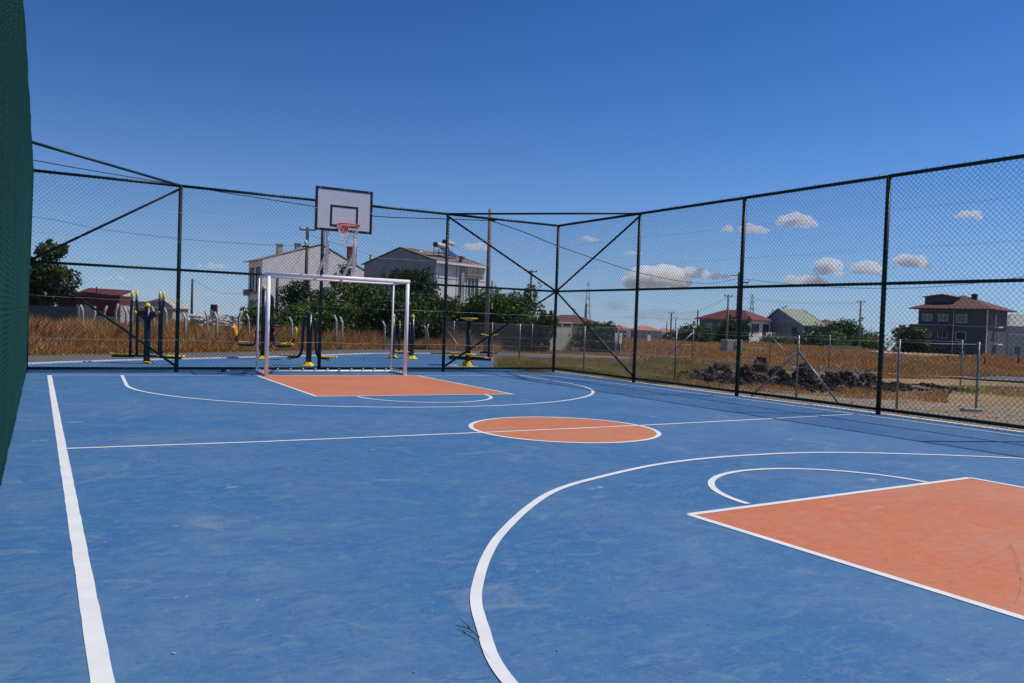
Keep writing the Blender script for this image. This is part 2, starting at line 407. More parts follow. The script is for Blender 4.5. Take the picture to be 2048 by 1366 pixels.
mb = MB(); mb.prism([(x, y, .001) for x, y in [(3.9, 12.3), (4.0, 11.6), (4.3, 11.3), (4.75, 11.25), (4.8, 11.8), (4.4, 12.4)]][::-1], (0, 0, .003))
tag(mb.build('concrete_patch', M['concrete']), kind='structure')

# orange fills and painted lines
keyf = [(-1.76, 8.60), (-1.83, 4.26), (1.60, 4.08), (1.66, 8.42)]
keyn = [(-1.72, -4.02), (1.75, -3.92), (1.84, -8.9), (-1.58, -8.9)]
def polyfill(name, P, z):
    o = link_mesh(name, [(x, y, z) for x, y in P], [tuple(range(len(P)))], M['orange'])
    if o.data.polygons[0].normal.z < 0: o.data.flip_normals()
    tag(o, kind='structure')
polyfill('far_key_paint', keyf, .0015); polyfill('near_key_paint', keyn, .0015)
polyfill('centre_circle_paint', arc(-.07, -.02, 1.13, 0, 360, 72)[:-1], .0015)
LV, LF = [], []
def line(pts, w=.05, wob=.0006, closed=False, z=.0026):
    V, F = ribbon(pts, w, z, wob, closed, seed=len(LV)); o = len(LV); LV.extend(V); LF.extend([tuple(i+o for i in f) for f in F])
line(densify((-5.385, -10), (-5.385, 8.81), .12), .072, .0018)
line(densify((-5.35, 8.835), (-1.79, 8.615))+densify((-1.72, 8.61), (1.66, 8.405))+densify((1.7, 8.40), (4.99, 8.21)), .05, z=.0030)
line(spline([(4.99, 8.21), (5.48, 3.09), (5.555, .17), (5.60, -2.37), (5.62, -10)], 20), .05, z=.0034)
line(densify((-5.35, .095), (-3.77, .0))+densify((-3.7, -.005), (-1.2, -.045))+densify((-1.1, -.045), (1.03, -.04))+densify((1.1, -.04), (3.11, .03))+densify((3.2, .035), (5.53, .15)), .05, z=.0038)
line(arc(-.07, -.02, 1.13, 0, 360, 96)[:-1], .055, closed=True, z=.0042)
line(densify(keyf[1], keyf[0]), .05, z=.0034); line(densify(keyf[1], keyf[2]), .05, z=.0038); line(densify(keyf[2], keyf[3]), .05, z=.0042)
line(densify(keyn[0], keyn[3]), .055, z=.0034); line(densify(keyn[0], keyn[1]), .055, z=.0038); line(densify(keyn[1], keyn[2]), .055, z=.0042)
line(arc(-.08, 4.17, 1.13, 182, 358, 60, 1.16), .055, z=.0046)
line(arc(.03, -3.97, 1.10, 2, 178, 60, 1.06), .055, z=.0046)
line(densify((-4.20, 8.74), (-4.31, 6.5))+arc(-.09, 6.45, 4.22, 181, 359, 90, 4.02)+densify((4.14, 6.5), (4.22, 8.24)), .055, z=.0046)
near3 = [(4.95, -6.6), (4.75, -5.3), (4.3, -4.35), (3.51, -3.44), (1.91, -2.52), (.7, -2.28), (-.44, -2.35), (-1.5, -2.7), (-2.28, -3.11), (-3.18, -3.98), (-3.74, -4.75), (-3.98, -5.26), (-4.13, -5.74), (-4.2, -6.6)]
line(spline(near3, 10)+densify((-4.2, -6.7), (-4.1, -9.5)), .055, z=.0046)
o = link_mesh('painted_lines', LV, LF, M['white'])
for p in o.data.polygons:
    if p.normal.z < 0: o.data.flip_normals(); break
tag(o, kind='structure')

# ------------------------------------------------------------------ chain-link fences
def chain_link(name, a, b, z0, z1, d, r, m, parent, side, amp=.012, seed=0, top_x=0.0, sides=3, rag=.02):
    """woven zig-zag wires between ground points a and b; side = unit vector out of the mesh plane"""
    rg = np.random.default_rng(seed); a = np.array(a, float); b = np.array(b, float); side = np.array(side, float)
    L = np.linalg.norm(b-a); e = (b-a)/L; h = d/2; nc = max(2, int(round(L/h))); hx = L/nc; nr = int((z1-z0)/h)
    I, J = np.meshgrid(np.arange(nc), np.arange(nr+1), indexing='ij')
    s = (I + ((I+J) % 2))*hx; s = np.clip(s, 0, L); z = z0 + J*h + rg.uniform(-rag, rag, nc)[:, None]*((J == 0) | (J == nr))
    z = z1-(z1-z0-0)*(1-(z-z0)/(z1-z0))
    ph = np.random.default_rng(int(seed//10)).uniform(0, 6.28, 6); sg = s+float(np.dot(a[:2], e[:2]))   # one wave along the whole fence
    def wave(s, z): return (np.sin(s*2.1+z*1.3+ph[0])+.7*np.sin(s*4.3-z*2.2+ph[1])+.5*np.sin(z*5.1+s*.8+ph[2]))/2.2
    off = amp*wave(sg, z)
    ds = .006*wave(s*1.7+3, z*1.9)+rg.normal(0, .0016, s.shape)
    dz = .006*wave(s*1.3, z*2.3+5)+rg.normal(0, .0016, s.shape)
    kc = rg.choice(nc, 3); km = np.isin(np.arange(nc), kc)[:, None]*np.clip(.6+.6*wave(z*.8, z), 0, 1)
    ds = ds+km*rg.normal(0, .011, s.shape); dz = dz+km*rg.normal(0, .011, s.shape)
    weave = np.where((I+J) % 2 == 0, 1, -1)*r*1.1
    tz = (z-z0)/(z1-z0)
    P = np.stack([a[0]+e[0]*(s+ds), a[1]+e[1]*(s+ds), z+dz], -1) + side[None, None, :]*(off+weave+top_x*tz)[..., None]
    n = sides; ang = np.arange(n)*2*np.pi/n+.5
    dirs = np.stack([np.cos(ang)[:, None]*side[None, :]+np.sin(ang)[:, None]*np.array([e[0], e[1], 0])[None, :]], 0)[0]*r*1.25
    V = (P[:, :, None, :]+dirs[None, None, :, :]).reshape(-1, 3)
    idx = (np.arange(nc)[:, None]*(nr+1)+np.arange(nr)[None, :]).ravel()
    Fs = []
    for k in range(n):
        j = (k+1) % n; Fs.append(np.stack([idx*n+k, idx*n+j, (idx+1)*n+j, (idx+1)*n+k], 1))
    return link_mesh(name, V, np.concatenate(Fs), m, parent, smooth=True)

H = 3.76; MID = 2.07; LOW = .085
def court_fence(label, P, side, first_post=True, last_post=True, lean=0.0, braces=(), wm=None, amp=.012, seed=0, pr=.038, group='green cage fences of the court', wr=.0027):
    """P = list of post ground points in a row"""
    P = [np.array([*p, 0.]) for p in P]; side = np.array([*side, 0.], float)
    root = thing('court_fence', P[0], label, 'fence', group); up = np.array([0, 0, 1.]); wm = wm or M['wire']
    top = lambda p, z: p+up*z+side*lean*z/H
    for i, p in enumerate(P):
        if (i == 0 and not first_post) or (i == len(P)-1 and not last_post): continue
        mb = MB(); mb.tube([top(p, -.05), top(p, H)], pr, 14); mb.build('post', M['green'], root)
    for z, r, nm in ((H-.005, .029, 'top_rail'), (MID, .027, 'middle_rail'), (LOW, .028, 'bottom_rail')):
        for a, b in zip(P, P[1:]):
            mb = MB(); mb.tube([top(a, z), top(b, z)], r, 10); mb.build(nm, M['green'], root)
    for z in (() if lean else (.66, 1.45, 2.62, 3.22)):
        mb = MB()
        for a, b in zip(P, P[1:]):
            pts = []
            for k in range(9):
                t = k/8; q = a+(b-a)*t; pts.append(top(q, z-.02*math.sin(math.pi*t)+.006*math.sin(k*2.3+z))+side*.043)
            mb.tube(pts, .0019, 4)
        mb.build('tension_wire', M['galvw'], root)
    for bi, (a, b) in enumerate(zip(P, P[1:])):
        chain_link('mesh_panel', a[:2], b[:2], .012, H+.045, .082, wr, wm, root, side, amp, seed+bi, lean*(H+.05)/H)
        o = root.children[-1] if False else None
    # offset all mesh panels to the court side of the tubes
    for c in [c for c in bpy.data.objects if c.parent == root and c.name.startswith('mesh_panel')]:
        c.location = tuple(side*.036)
    for a, b in braces:
        mb = MB(); mb.tube([a, b], .024, 10); mb.build('brace', M['green'], root)
    return root
XL, XR, YF = -5.785, 5.94, 9.455
fx = [XL+.02, -3.145, -.215, 2.80, XR]
def b3(x, y, z): return np.array([x, y, z], float)
court_fence('tall green chain link fence across the far end, behind the white goal', [(x, YF) for x in fx], (0, -1),
    braces=[(b3(fx[0], YF, MID), b3(fx[1], YF, H-.06)), (b3(fx[0], YF, MID), b3(fx[1], YF, LOW+.03)),
            (b3(fx[4], YF, MID), b3(fx[3], YF, H-.06)), (b3(fx[4], YF, MID), b3(fx[3], YF, LOW+.03)),
            (b3(fx[3], YF, H), b3(XR, 6.18, H)), (b3(fx[1], YF, H), b3(XL+.05, 6.4, H))], seed=10)
ry = [YF, 6.17, 3.06, .03, -3.0, -6.0, -9.0, -12.0]
court_fence('long green chain link fence down the right side, nearly black against the sun', [(XR, y) for y in ry], (-1, 0), first_post=False,
    braces=[(b3(XR, YF, MID), b3(XR, ry[1], H-.06)), (b3(XR, YF, MID), b3(XR, ry[1], LOW+.03)),
            (b3(XR, ry[-1], MID), b3(XR, ry[-2], H-.06)), (b3(XR, ry[-1], MID), b3(XR, ry[-2], LOW+.03))], seed=30, amp=.016)
ly = [YF, 6.4, 3.4, .4, -2.6, -5.6, -8.6, -11.6]
court_fence('green chain link fence at the left edge with bulging, glinting mesh seen end on', [(XL-.005-.0042*(YF-y), y) for y in ly], (1, 0), first_post=False, lean=.055,
    braces=[(b3(XL, YF, MID), b3(XL, ly[1], H-.06)), (b3(XL, YF, MID), b3(XL, ly[1], LOW+.03))], wm=M['wirel'], amp=.006, seed=50, wr=.0020)

# ------------------------------------------------------------------ goal with the basketball board
def goal():
    y = 8.45; x0, x1 = -1.6, 1.40; yb = 9.27; h = 2.05
    g = thing('goal_frame', (-.1, y, 0), 'white steel goal on the far baseline with hooks along its back bar', 'goal')
    for x in (x0, x1):
        mb = MB(); mb.tube([(x, y, 0), (x, y, h-.04)], .042, 16); mb.build('post', M['goal'], g)
        mb = MB(); mb.tube([(x, yb, 0.02), (x, yb, h-.03)], .021, 10); mb.build('back_post', M['goal'], g)
        mb = MB(); mb.tube([(x, y, h-.02), (x, yb, h-.03)], .021, 10); mb.build('roof_bar', M['goal'], g)
        mb = MB(); mb.tube([(x, y+.04, .035), (x, yb, .035)], .03, 10)
        for k in range(5): mb.tube([(x, y+.12+k*.15, .06), (x+.01, y+.12+k*.15, .10), (x, y+.16+k*.15, .10)], .006, 5)
        mb.build('ground_bar', M['goal'], g)
    mb = MB(); mb.tube([(x0-.045, y, h), (x1+.042, y, h)], .043, 16); mb.build('crossbar', M['goal'], g)
    mb = MB(); mb.tube([(x0, yb, .035), (x1, yb, .035)], .028, 10)
    for k in range(11): xx = x0+.15+k*.27; mb.tube([(xx, yb-.03, .05), (xx, yb-.035, .09), (xx+.03, yb-.03, .10)], .007, 5)
    mb.build('back_bar', M['goal'], g)
    mb = MB(); mb.tube([(x0, yb, h-.03), (x1, yb, h-.03)], .021, 10); mb.build('roof_back_bar', M['goal'], g)
    # hoop stands on the crossbar
    b = thing('basketball_hoop', (-.1, y, h), 'black bordered white backboard with red ring and worn net above the goal', 'basketball hoop')
    cx = -.085; w = 1.23; z0, z1 = 3.01, 3.91; yf = y-.01
    for x in (-.41, .175):
        mb = MB(); mb.tube([(x, y+.03, h+.03), (x, y+.03, 3.75)], .038, 12); mb.build('upright', M['goal'], b)
        mb = MB(); mb.box(((x), (y+.06+yb)/2, (2.56+h-.02)/2), (.045, math.hypot(yb-y-.06, .52), .045), ((1, 0, 0), np.array([0, yb-y-.06, -.52])/math.hypot(yb-y-.06, .52), np.array([0, .52, yb-y-.06])/math.hypot(yb-y-.06, .52)))
        mb.build('brace', M['goal'], b)
        mb = MB(); mb.lathe((x+.045, y+.05, 2.55), [(.014, -.02), (.022, -.01), (.022, .03), (.01, .04)], 8); mb.build('bolt', M['black'], b)
    mb = MB(); mb.box((cx, yf-.006, (z0+z1)/2), (w-.09, .018, z1-z0-.09)); mb.build('board', M['board'], b)
    mb = MB(); t = .05
    for zc in (z0+t/2, z1-t/2): mb.box((cx, yf-.004, zc), (w, .03, t))
    for xc in (cx-w/2+t/2, cx+w/2-t/2): mb.box((xc, yf-.004, (z0+z1)/2), (t, .03, z1-z0-2*t))
    mb.build('border', M['black'], b)
    mb = MB(); ix0, ix1, iz0, iz1, t = -.385, .215, 3.11, 3.555, .042
    for zc in (iz0+t/2, iz1-t/2): mb.box(((ix0+ix1)/2, yf-.0165, zc), (ix1-ix0, .004, t))
    for xc in (ix0+t/2, ix1-t/2): mb.box((xc, yf-.0165, (iz0+iz1)/2), (t, .004, iz1-iz0-2*t))
    mb.build('target_square', M['black'], b)
    for xx, zz in [(cx-w/2+.09+k*(w-.18)/2, zc) for k in range(3) for zc in (z0+.025, z1-.025)]+[(cx-w/2+.025, (z0+z1)/2), (cx+w/2-.025, (z0+z1)/2)]:
        mb = MB(); mb.lathe((xx, yf-.0195, zz), [(.010, 0), (.006, .006)], 8, ax=((1, 0, 0), (0, 0, 1), (0, -1, 0))); mb.build('screw', M['frame'], b)
    rc = np.array([cx-.02, yf-.12-.235, 3.125]); rr = .235
    mb = MB(); pts = [rc+np.array([rr*math.cos(a), rr*math.sin(a), 0]) for a in np.linspace(0, 2*math.pi, 41)]
    mb.tube(pts, .0125, 8, caps=False); ring = mb.build('ring', M['ring'], b)
    mb = MB(); mb.box((rc[0], yf-.026, 3.07), (.20, .012, .17))
    for s in (-1, 1): mb.prism([(rc[0]+s*.09, yf-.03, 3.13), (rc[0]+s*.09, yf-.03, 2.985), (rc[0]+s*.075, yf-.15, 3.115), (rc[0]+s*.075, yf-.15, 3.13)], (s*.006, 0, 0))
    mb.prism([(rc[0]-.09, yf-.03, 2.985), (rc[0]+.09, yf-.03, 2.985), (rc[0]+.03, yf-.20, 3.095), (rc[0]-.03, yf-.20, 3.095)], (0, .006, .004))
    mb.box((rc[0], yf-.08, 3.128), (.17, .13, .008))
    mb.build('ring_bracket', M['ring'], b)
    mb = MB(); n = 12; rows = [(0, .235), (.10, .20), (.19, .165), (.27, .14), (.34, .13), (.385, .128)]
    rn = random.Random(5)
    G = [[rc+np.array([rw*math.cos(2*math.pi*(k+.5*(i % 2))/n)+rn.uniform(-.008, .008)*(i > 0), rw*math.sin(2*math.pi*(k+.5*(i % 2))/n)+rn.uniform(-.008, .008)*(i > 0), -dz+rn.uniform(-.012, .012)*(i > 0)]) for k in range(n)] for i, (dz, rw) in enumerate(rows)]
    for i in range(len(rows)-1):
        for k in range(n):
            p = G[i][k]; qs = (G[i+1][k], G[i+1][(k-1) % n] if i % 2 == 0 else G[i+1][(k+1) % n])
            for q in qs: mb.tube([p, (p+q)/2+np.array([0, 0, -.004]), q], .0036, 5)
    for k in range(0, n, 2): mb.tube([G[-1][k], G[-1][k]+np.array([rn.uniform(-.01, .01), rn.uniform(-.01, .01), -.04])], .0035, 4)
    mb.build('net', M['net'], b)
goal()

# ------------------------------------------------------------------ outdoor gym machines
def hdir(a): return np.array([math.cos(R(a)), math.sin(R(a)), 0.])
e_r = np.array([_R0[0], _R0[1], 0.]); e_f = np.array([math.sin(_y), math.cos(_y), 0.])   # directions along / away across the pad
Z = np.array([0, 0, 1.])
def base_cover(root, c, r=.17, h=.09):
    mb = MB(); mb.lathe(c, [(r, .004), (r, .018), (r*.82, .03), (r*.5, h), (r*.45, h)], 8); o = mb.build('base_cover', M['yellow'], root)
    o.data.polygons.foreach_set('use_smooth', [False]*len(o.data.polygons))
def main_post(root, c, h, r=.07, cap=True):
    mb = MB(); mb.tube([c, c+Z*h], r, 18); p = mb.build('main_post', M['gym'], root)
    if cap:
        mb = MB(); mb.lathe(c+Z*h, [(r*1.05, 0), (r*1.05, .02), (r*.9, .05), (r*.55, .08), (.01, .092)], 16); mb.build('dome_cap', M['yellow'], root)
def pad_plate(root, c, a, l=.30, w=.14):
    ax = (a, np.cross(Z, a), Z); mb = MB(); mb.box(c+Z*.035, (l, w, .03), ax, bev=.012)
    mb.box(c+Z*.052+a*l*.42, (.03, w*.9, .02), ax); mb.box(c+Z*.052-a*l*.42, (.03, w*.9, .02), ax)
    for k in (-1, 0, 1): mb.box(c+Z*.053+a*k*.07, (.02, w*.8, .008), ax)
    mb.build('foot_plate', M['yellow'], root)
# 1 ski stepper with four upright handle arms
def ski_machine():
    c = np.array([*gnd(293, 727)[:2], 0.]); r = thing('ski_machine', c, 'ski walker with four upright handle arms and yellow grips, left on the blue pad', 'exercise machine', 'outdoor gym machines behind the far fence')
    main_post(r, c, 1.31); base_cover(r, c, .16, .05)
    mb = MB(); mb.tube([c+Z*1.17-e_r*.29, c+Z*1.17+e_r*.29], .045, 12)
    for s in (-1, 1): mb.prism([c+Z*1.2+e_r*s*.05-e_f*.02, c+Z*.98+e_r*s*.05-e_f*.02, c+Z*1.13+e_r*s*.24-e_f*.02, c+Z*1.2+e_r*s*.24-e_f*.02], e_f*.04)
    mb.build('shoulder_arm', M['gym'], r)
    for s in (-1, 1):
        mb = MB(); mb.lathe(c+Z*1.17+e_r*s*.25-e_f*.09, [(.03, -.02), (.045, 0), (.03, .025)], 12, ax=(e_r, Z, -e_f)); mb.build('pivot_cap', M['yellow'], r)
        for k, off in enumerate((.26, .355)):
            q = c+e_r*s*off+e_f*(.06*(-1 if k else 1))
            lean = e_r*(.07 if (k == 1) == (s == 1) else -.03)
            mb = MB(); mb.tube(bend([q+Z*.16, q+Z*1.18, q+Z*1.42+lean*.4*s, q+Z*1.50+lean*.4*s], .1), .038 if False else .033, 10); arm = mb.build('swing_arm', M['gym'], r)
            g0 = q+Z*1.50+lean*.4*s
            mb = MB(); mb.tube([g0-Z*.01, g0+Z*.17], .028, 10); mb.build('grip', M['yellow'], arm)
        q = c+e_r*s*.30; mb = MB(); mb.tube([q+Z*.16, q+e_r*s*.50+Z*.15], .03, 8); mb.tube([c+Z*.17, q+Z*.17], .025, 8)
        mb.build('foot_bar', M['gym'], r); pad_plate(r, c+e_r*s*.67+Z*.155, e_r, .42, .16)
ski_machine()
# 2 double seated press
def press_machine():
    c = np.array([*gnd(525, 718)[:2], 0.]); r = thing('press_machine', c, 'tall double chest press with two facing yellow seats, seen through the left goal post', 'exercise machine', 'outdoor gym machines behind the far fence')
    main_post(r, c, 1.90, .065); base_cover(r, c+e_r*.02, .21, .09)
    c2 = c+e_r*.19+e_f*.12; mb = MB(); mb.tube(bend([c2+Z*.45, c2+Z*1.70, c+e_f*.05+Z*1.84], .12), .05, 12); mb.build('rear_post', M['gym'], r)
    mb = MB(); mb.tube([c-e_r*.22+Z*.72, c+e_r*.26+Z*.72], .035, 10); mb.build('cross_tube', M['gym'], r)
    for s in (-1, 1):
        q = c+e_r*.05
        # seat tube: down from the cross tube, out and up behind the sitter
        mb = MB(); mb.tube(bend([q+e_r*s*.22+Z*.85, q+e_r*s*.26+Z*.36, q+e_r*s*.74+Z*.36, q+e_r*s*.86+Z*.86], .14), .032, 10); mb.build('seat_tube', M['gym'], r)
        mb = MB(); mb.lathe(q+e_r*s*.60+Z*.40, [(.12, 0), (.19, .015), (.20, .035), (.17, .06), (.05, .045)], 18, sc=(1, .9)); mb.build('seat', M['yellow'], r)
        n = (-e_r*s*.9-e_f*(.55 if s > 0 else .12)+Z*.1); n /= np.linalg.norm(n); a = np.cross(Z, n); a /= np.linalg.norm(a)
        mb = MB(); mb.lathe(q+e_r*s*.83+Z*.74, [(.12, -.015), (.16, 0), (.165, .02), (.13, .045), (.03, .035)], 18, sc=(.9, 1), ax=(a, np.cross(n, a), n)); mb.build('backrest', M['yellow'] if s > 0 else M['orangep'], r)
        mb = MB(); x0 = q+e_r*s*.12; mb.tube(bend([x0+Z*1.36, x0+e_r*s*.30+Z*1.36, x0+e_r*s*.30+Z*.98, x0+e_r*s*.03+Z*.98, x0+e_r*s*.03+Z*1.2], .07), .017, 8); mb.build('press_handle', M['gym'], r)
        mb = MB(); mb.tube(bend([q+e_r*s*.16+Z*.72, q+e_r*s*.24+Z*.88, q+e_r*s*.24+Z*.5, q+e_r*s*.08+Z*.2], .08), .018, 8); mb.build('foot_rest', M['gym'], r)
press_machine()
# 3 hanging-leg walker
def air_walker():
    c = np.array([*gnd(617, 732)[:2], 0.]); r = thing('air_walker', c, 'air walker with two curved hanging arms ending in yellow foot plates, inside the goal mouth', 'exercise machine', 'outdoor gym machines behind the far fence')
    main_post(r, c, 1.27, .068, False)
    mb = MB(); mb.lathe(c+Z*1.27, [(.07, 0), (.07, .02), (.03, .03)], 14); mb.build('post_cap', M['gym'], r)
    base_cover(r, c, .20, .10)
    for s in (-1, 1):
        mb = MB(); mb.tube(bend([c+Z*1.19, c+e_r*s*.15+Z*1.13, c+e_r*s*.17+Z*.42, c+e_r*s*.22+Z*.22, c+e_r*s*.50+Z*.19], .13), .034, 10); mb.build('hanging_arm', M['gym'], r)
        pad_plate(r, c+e_r*s*.50+Z*.205, e_r, .40, .17)
        mb = MB(); mb.box(c+e_r*s*.48+Z*.17, (.09, .08, .05), (e_r, e_f, Z)); mb.build('plate_bracket', M['yellow'], r)
air_walker()
# 4 twin post stepper
def stepper():
    c = np.array([*gnd(823, 718)[:2], 0.]); r = thing('stepping_machine', c, 'pair of dark posts with yellow caps and foot plates, seen through the right goal post', 'exercise machine', 'outdoor gym machines behind the far fence')
    a = -e_r*.60+e_f*.05
    for q in (c, c+a): main_post(r, q, 1.27, .066); base_cover(r, q, .21, .10)
    for q, h in ((c+a+e_r*.12+e_f*.55, 1.10), (c-e_r*.13+e_f*.4, 1.05)):
        mb = MB(); mb.tube([q+Z*.12, q+Z*h], .036, 10); p = mb.build('swing_post', M['gym'], r)
        mb = MB(); mb.lathe(q+Z*h, [(.04, 0), (.035, .03), (.01, .05)], 10); mb.build('dome_cap', M['yellow'], p)
    for f in (.35, .62): pad_plate(r, c-e_r*(.75-f)+e_f*.25+Z*.16, e_r, .28, .15)
    mb = MB(); mb.tube([c-e_r*.62+e_f*.3+Z*.16, c-e_r*.05+e_f*.3+Z*.16], .022, 8); mb.tube([c+Z*.16, c+a+Z*.16+e_f*.3], .022, 8); mb.build('linkage', M['gym'], r)
stepper()
# 5 waist twister
def twister():
    c = np.array([*gnd(935, 731)[:2], 0.]); r = thing('waist_twister', c, 'waist twister with a large yellow hand disc on top and small standing discs below', 'exercise machine', 'outdoor gym machines behind the far fence')
    main_post(r, c, 1.24, .07, False); base_cover(r, c, .22, .13)
    mb = MB(); mb.lathe(c+Z*1.235, [(.06, 0), (.10, .02), (.235, .055), (.25, .07), (.235, .082), (.20, .07), (.03, .06)], 24); mb.build('hand_disc', M['yellow'], r)
    for n, d in enumerate((-e_r*.52+e_f*.05, e_r*.64-e_f*.08, -e_f*.35+e_r*.10)):
        mb = MB(); mb.tube([c+Z*.20, c+d+Z*.20], .05 if n < 2 else .04, 12); mb.build('floor_arm', M['gym'], r)
        if n != 1:
            q = c+d*(.8 if n == 0 else .9); mb = MB(); mb.lathe(q+Z*.25, [(.03, 0), (.05, .04), (.15, .06), (.165, .075), (.15, .09), (.03, .085)], 20); mb.build('standing_disc', M['yellow'], r)
twister()
# 6 small bench machine by the pole
def leg_machine():
    c = np.array([*gnd(977, 719)[:2], 0.]); r = thing('leg_trainer', c, 'small dark post with V shaped yellow top and short cross bar before the thick pole', 'exercise machine', 'outdoor gym machines behind the far fence')
    mb = MB(); mb.tube([c, c+Z*.72], .042, 12); mb.build('main_post', M['gym'], r)
    for s in (-1, 1):
        mb = MB(); d = e_r*s*.96+Z*.2; d /= np.linalg.norm(d); mb.box(c+Z*.76+e_r*s*.15+Z*.03, (.27, .16, .03), (d, e_f, np.cross(d, e_f)), bev=.012); mb.build('pad', M['yellow'], r)
    mb = MB(); mb.tube([c-e_r*.28+Z*.22, c+e_r*.28+Z*.22], .032, 10); mb.build('cross_bar', M['gym'], r)
leg_machine()

# ------------------------------------------------------------------ litter on the court
def twig():
    c = np.array([*gnd(940, 1272)[:2], .012]); o = np.array; mb = MB()
    P = lambda u, v, z=.014: np.array([*gnd(u, v)[:2], z])
    mb.tube([P(958, 1281), P(940, 1268, .02), P(912, 1256)], .0035, 6, r1=.0012); mb.tube([P(940, 1268, .02), P(919, 1249, .03)], .0022, 5, r1=.001)
    mb.tube([P(945, 1272), P(925, 1270, .02)], .0018, 5, r1=.0008); mb.tube([P(940, 1268, .018), P(936, 1266, .035)], .0022, 5)
    tag(mb.build('twig', M['bark'], at0=c), 'thin forked dry twig lying beside the near three point arc', 'twig')
twig()
def bottle():
    a = np.array([*gnd(432, 744)[:2], .035]); d = e_r; ax = (e_f, Z, d); r = thing('plastic_bottle', (a[0], a[1], 0), 'crumpled clear bottle with blue label lying on the court left of the goal', 'bottle')
    m = mat('clear_plastic', (.75, .8, .85), .1); m.node_tree.nodes['Principled BSDF'].inputs['Transmission Weight'].default_value = .7
    mb = MB(); mb.lathe(a, [(.012, 0), (.012, .02), (.03, .06), (.034, .10), (.028, .16), (.033, .22), (.03, .27), (.012, .28)], 12, ax=ax); mb.build('bottle_body', m, r)
    mb = MB(); mb.lathe(a, [(.0345, .11), (.0345, .19)], 12, ax=ax); mb.build('label', mat('blue_label', (.02, .06, .5), .4), r)
bottle()
ICO_V = None
def chunk(mb, c, s, rr, sq=(1, 1, 1)):
    t = (1+5**.5)/2; B = [(-1, t, 0), (1, t, 0), (-1, -t, 0), (1, -t, 0), (0, -1, t), (0, 1, t), (0, -1, -t), (0, 1, -t), (t, 0, -1), (t, 0, 1), (-t, 0, -1), (-t, 0, 1)]
    Fc = [(0, 11, 5), (0, 5, 1), (0, 1, 7), (0, 7, 10), (0, 10, 11), (1, 5, 9), (5, 11, 4), (11, 10, 2), (10, 7, 6), (7, 1, 8), (3, 9, 4), (3, 4, 2), (3, 2, 6), (3, 6, 8), (3, 8, 9), (4, 9, 5), (2, 4, 11), (6, 2, 10), (8, 6, 7), (9, 8, 1)]
    a, b = rr.uniform(0, 6.28), rr.uniform(-.6, .6); ca, sa, cb, sb = math.cos(a), math.sin(a), math.cos(b), math.sin(b)
    V = []
    for x, y, z in B:
        k = rr.uniform(.65, 1.15)*s/1.9; x, y, z = x*k*sq[0], y*k*sq[1], z*k*sq[2]
        x, z = x*cb-z*sb, x*sb+z*cb; x, y = x*ca-y*sa, x*sa+y*ca; V.append((c[0]+x, c[1]+y, c[2]+z))
    mb.add(V, Fc)
rr = random.Random(3); mb = MB()
for k in range(170):
    x, y = rr.uniform(-5.4, 5.5), rr.uniform(-7, 8); chunk(mb, (x, y, .003), rr.uniform(.002, .006), rr, (1, 1, .5))
for k in range(60):
    x, y = rr.uniform(-5.7, -4.2), rr.uniform(-6.5, 4); chunk(mb, (x, y, .003), rr.uniform(.002, .007), rr, (1.4, 1, .4))
tag(mb.build('grit', M['stone']), 'loose pale grit scattered over the blue court', 'grit', kind='stuff')
mb = MB()
for k in range(70):
    x, y = rr.uniform(-5.4, 5.5), rr.uniform(-7, 8); chunk(mb, (x, y, .003), rr.uniform(.002, .006), rr, (1.2, 1, .5))
tag(mb.build('dark_crumbs', M['black']), 'dark crumbs and dead leaves dotted over the court', 'litter', kind='stuff')
# thin scuff marks, painted-on rubber arcs
mb = MB(); sv, sf = [], []
def scuff(pts, w=.006, z=.0055):
    V, F = ribbon(pts, w*.7, z, .0015, seed=len(sv)); o = len(sv); sv.extend(V); sf.extend([tuple(i+o for i in f) for f in F])
for P in ([(2022, 1090), (2035, 1120), (2041, 1150), (2040, 1180), (2030, 1210)], [(2016, 1085), (2030, 1118), (2036, 1150)], [(2025, 1093), (1980, 1115), (1935, 1137)], [(1930, 1138), (1850, 1140), (1770, 1140)], [(1830, 1045), (1900, 1070), (1990, 1098)]):
    scuff(spline([gnd(*q)[:2] for q in P], 6), .007)
for P in ([(838, 1040), (870, 1120), (905, 1200), (935, 1260), (980, 1320)], [(1105, 1095), (1115, 1150)], [(455, 915), (462, 935), (485, 940)], [(745, 885), (770, 862), (790, 880)], [(1180, 905), (1300, 900)]):
    scuff(spline([gnd(*q)[:2] for q in P], 6), .006)
sm = mat('scuff_grey', (.10, .105, .13), .7); q = sm.node_tree.nodes; tp = q.new('ShaderNodeBsdfTransparent'); mx = q.new('ShaderNodeMixShader'); mx.inputs[0].default_value = .22
sm.node_tree.links.new(tp.outputs[0], mx.inputs[1]); sm.node_tree.links.new(q['Principled BSDF'].outputs[0], mx.inputs[2]); sm.node_tree.links.new(mx.outputs[0], q['Material Output'].inputs['Surface'])
tag(link_mesh('scuff_marks', sv, sf, sm), kind='structure')

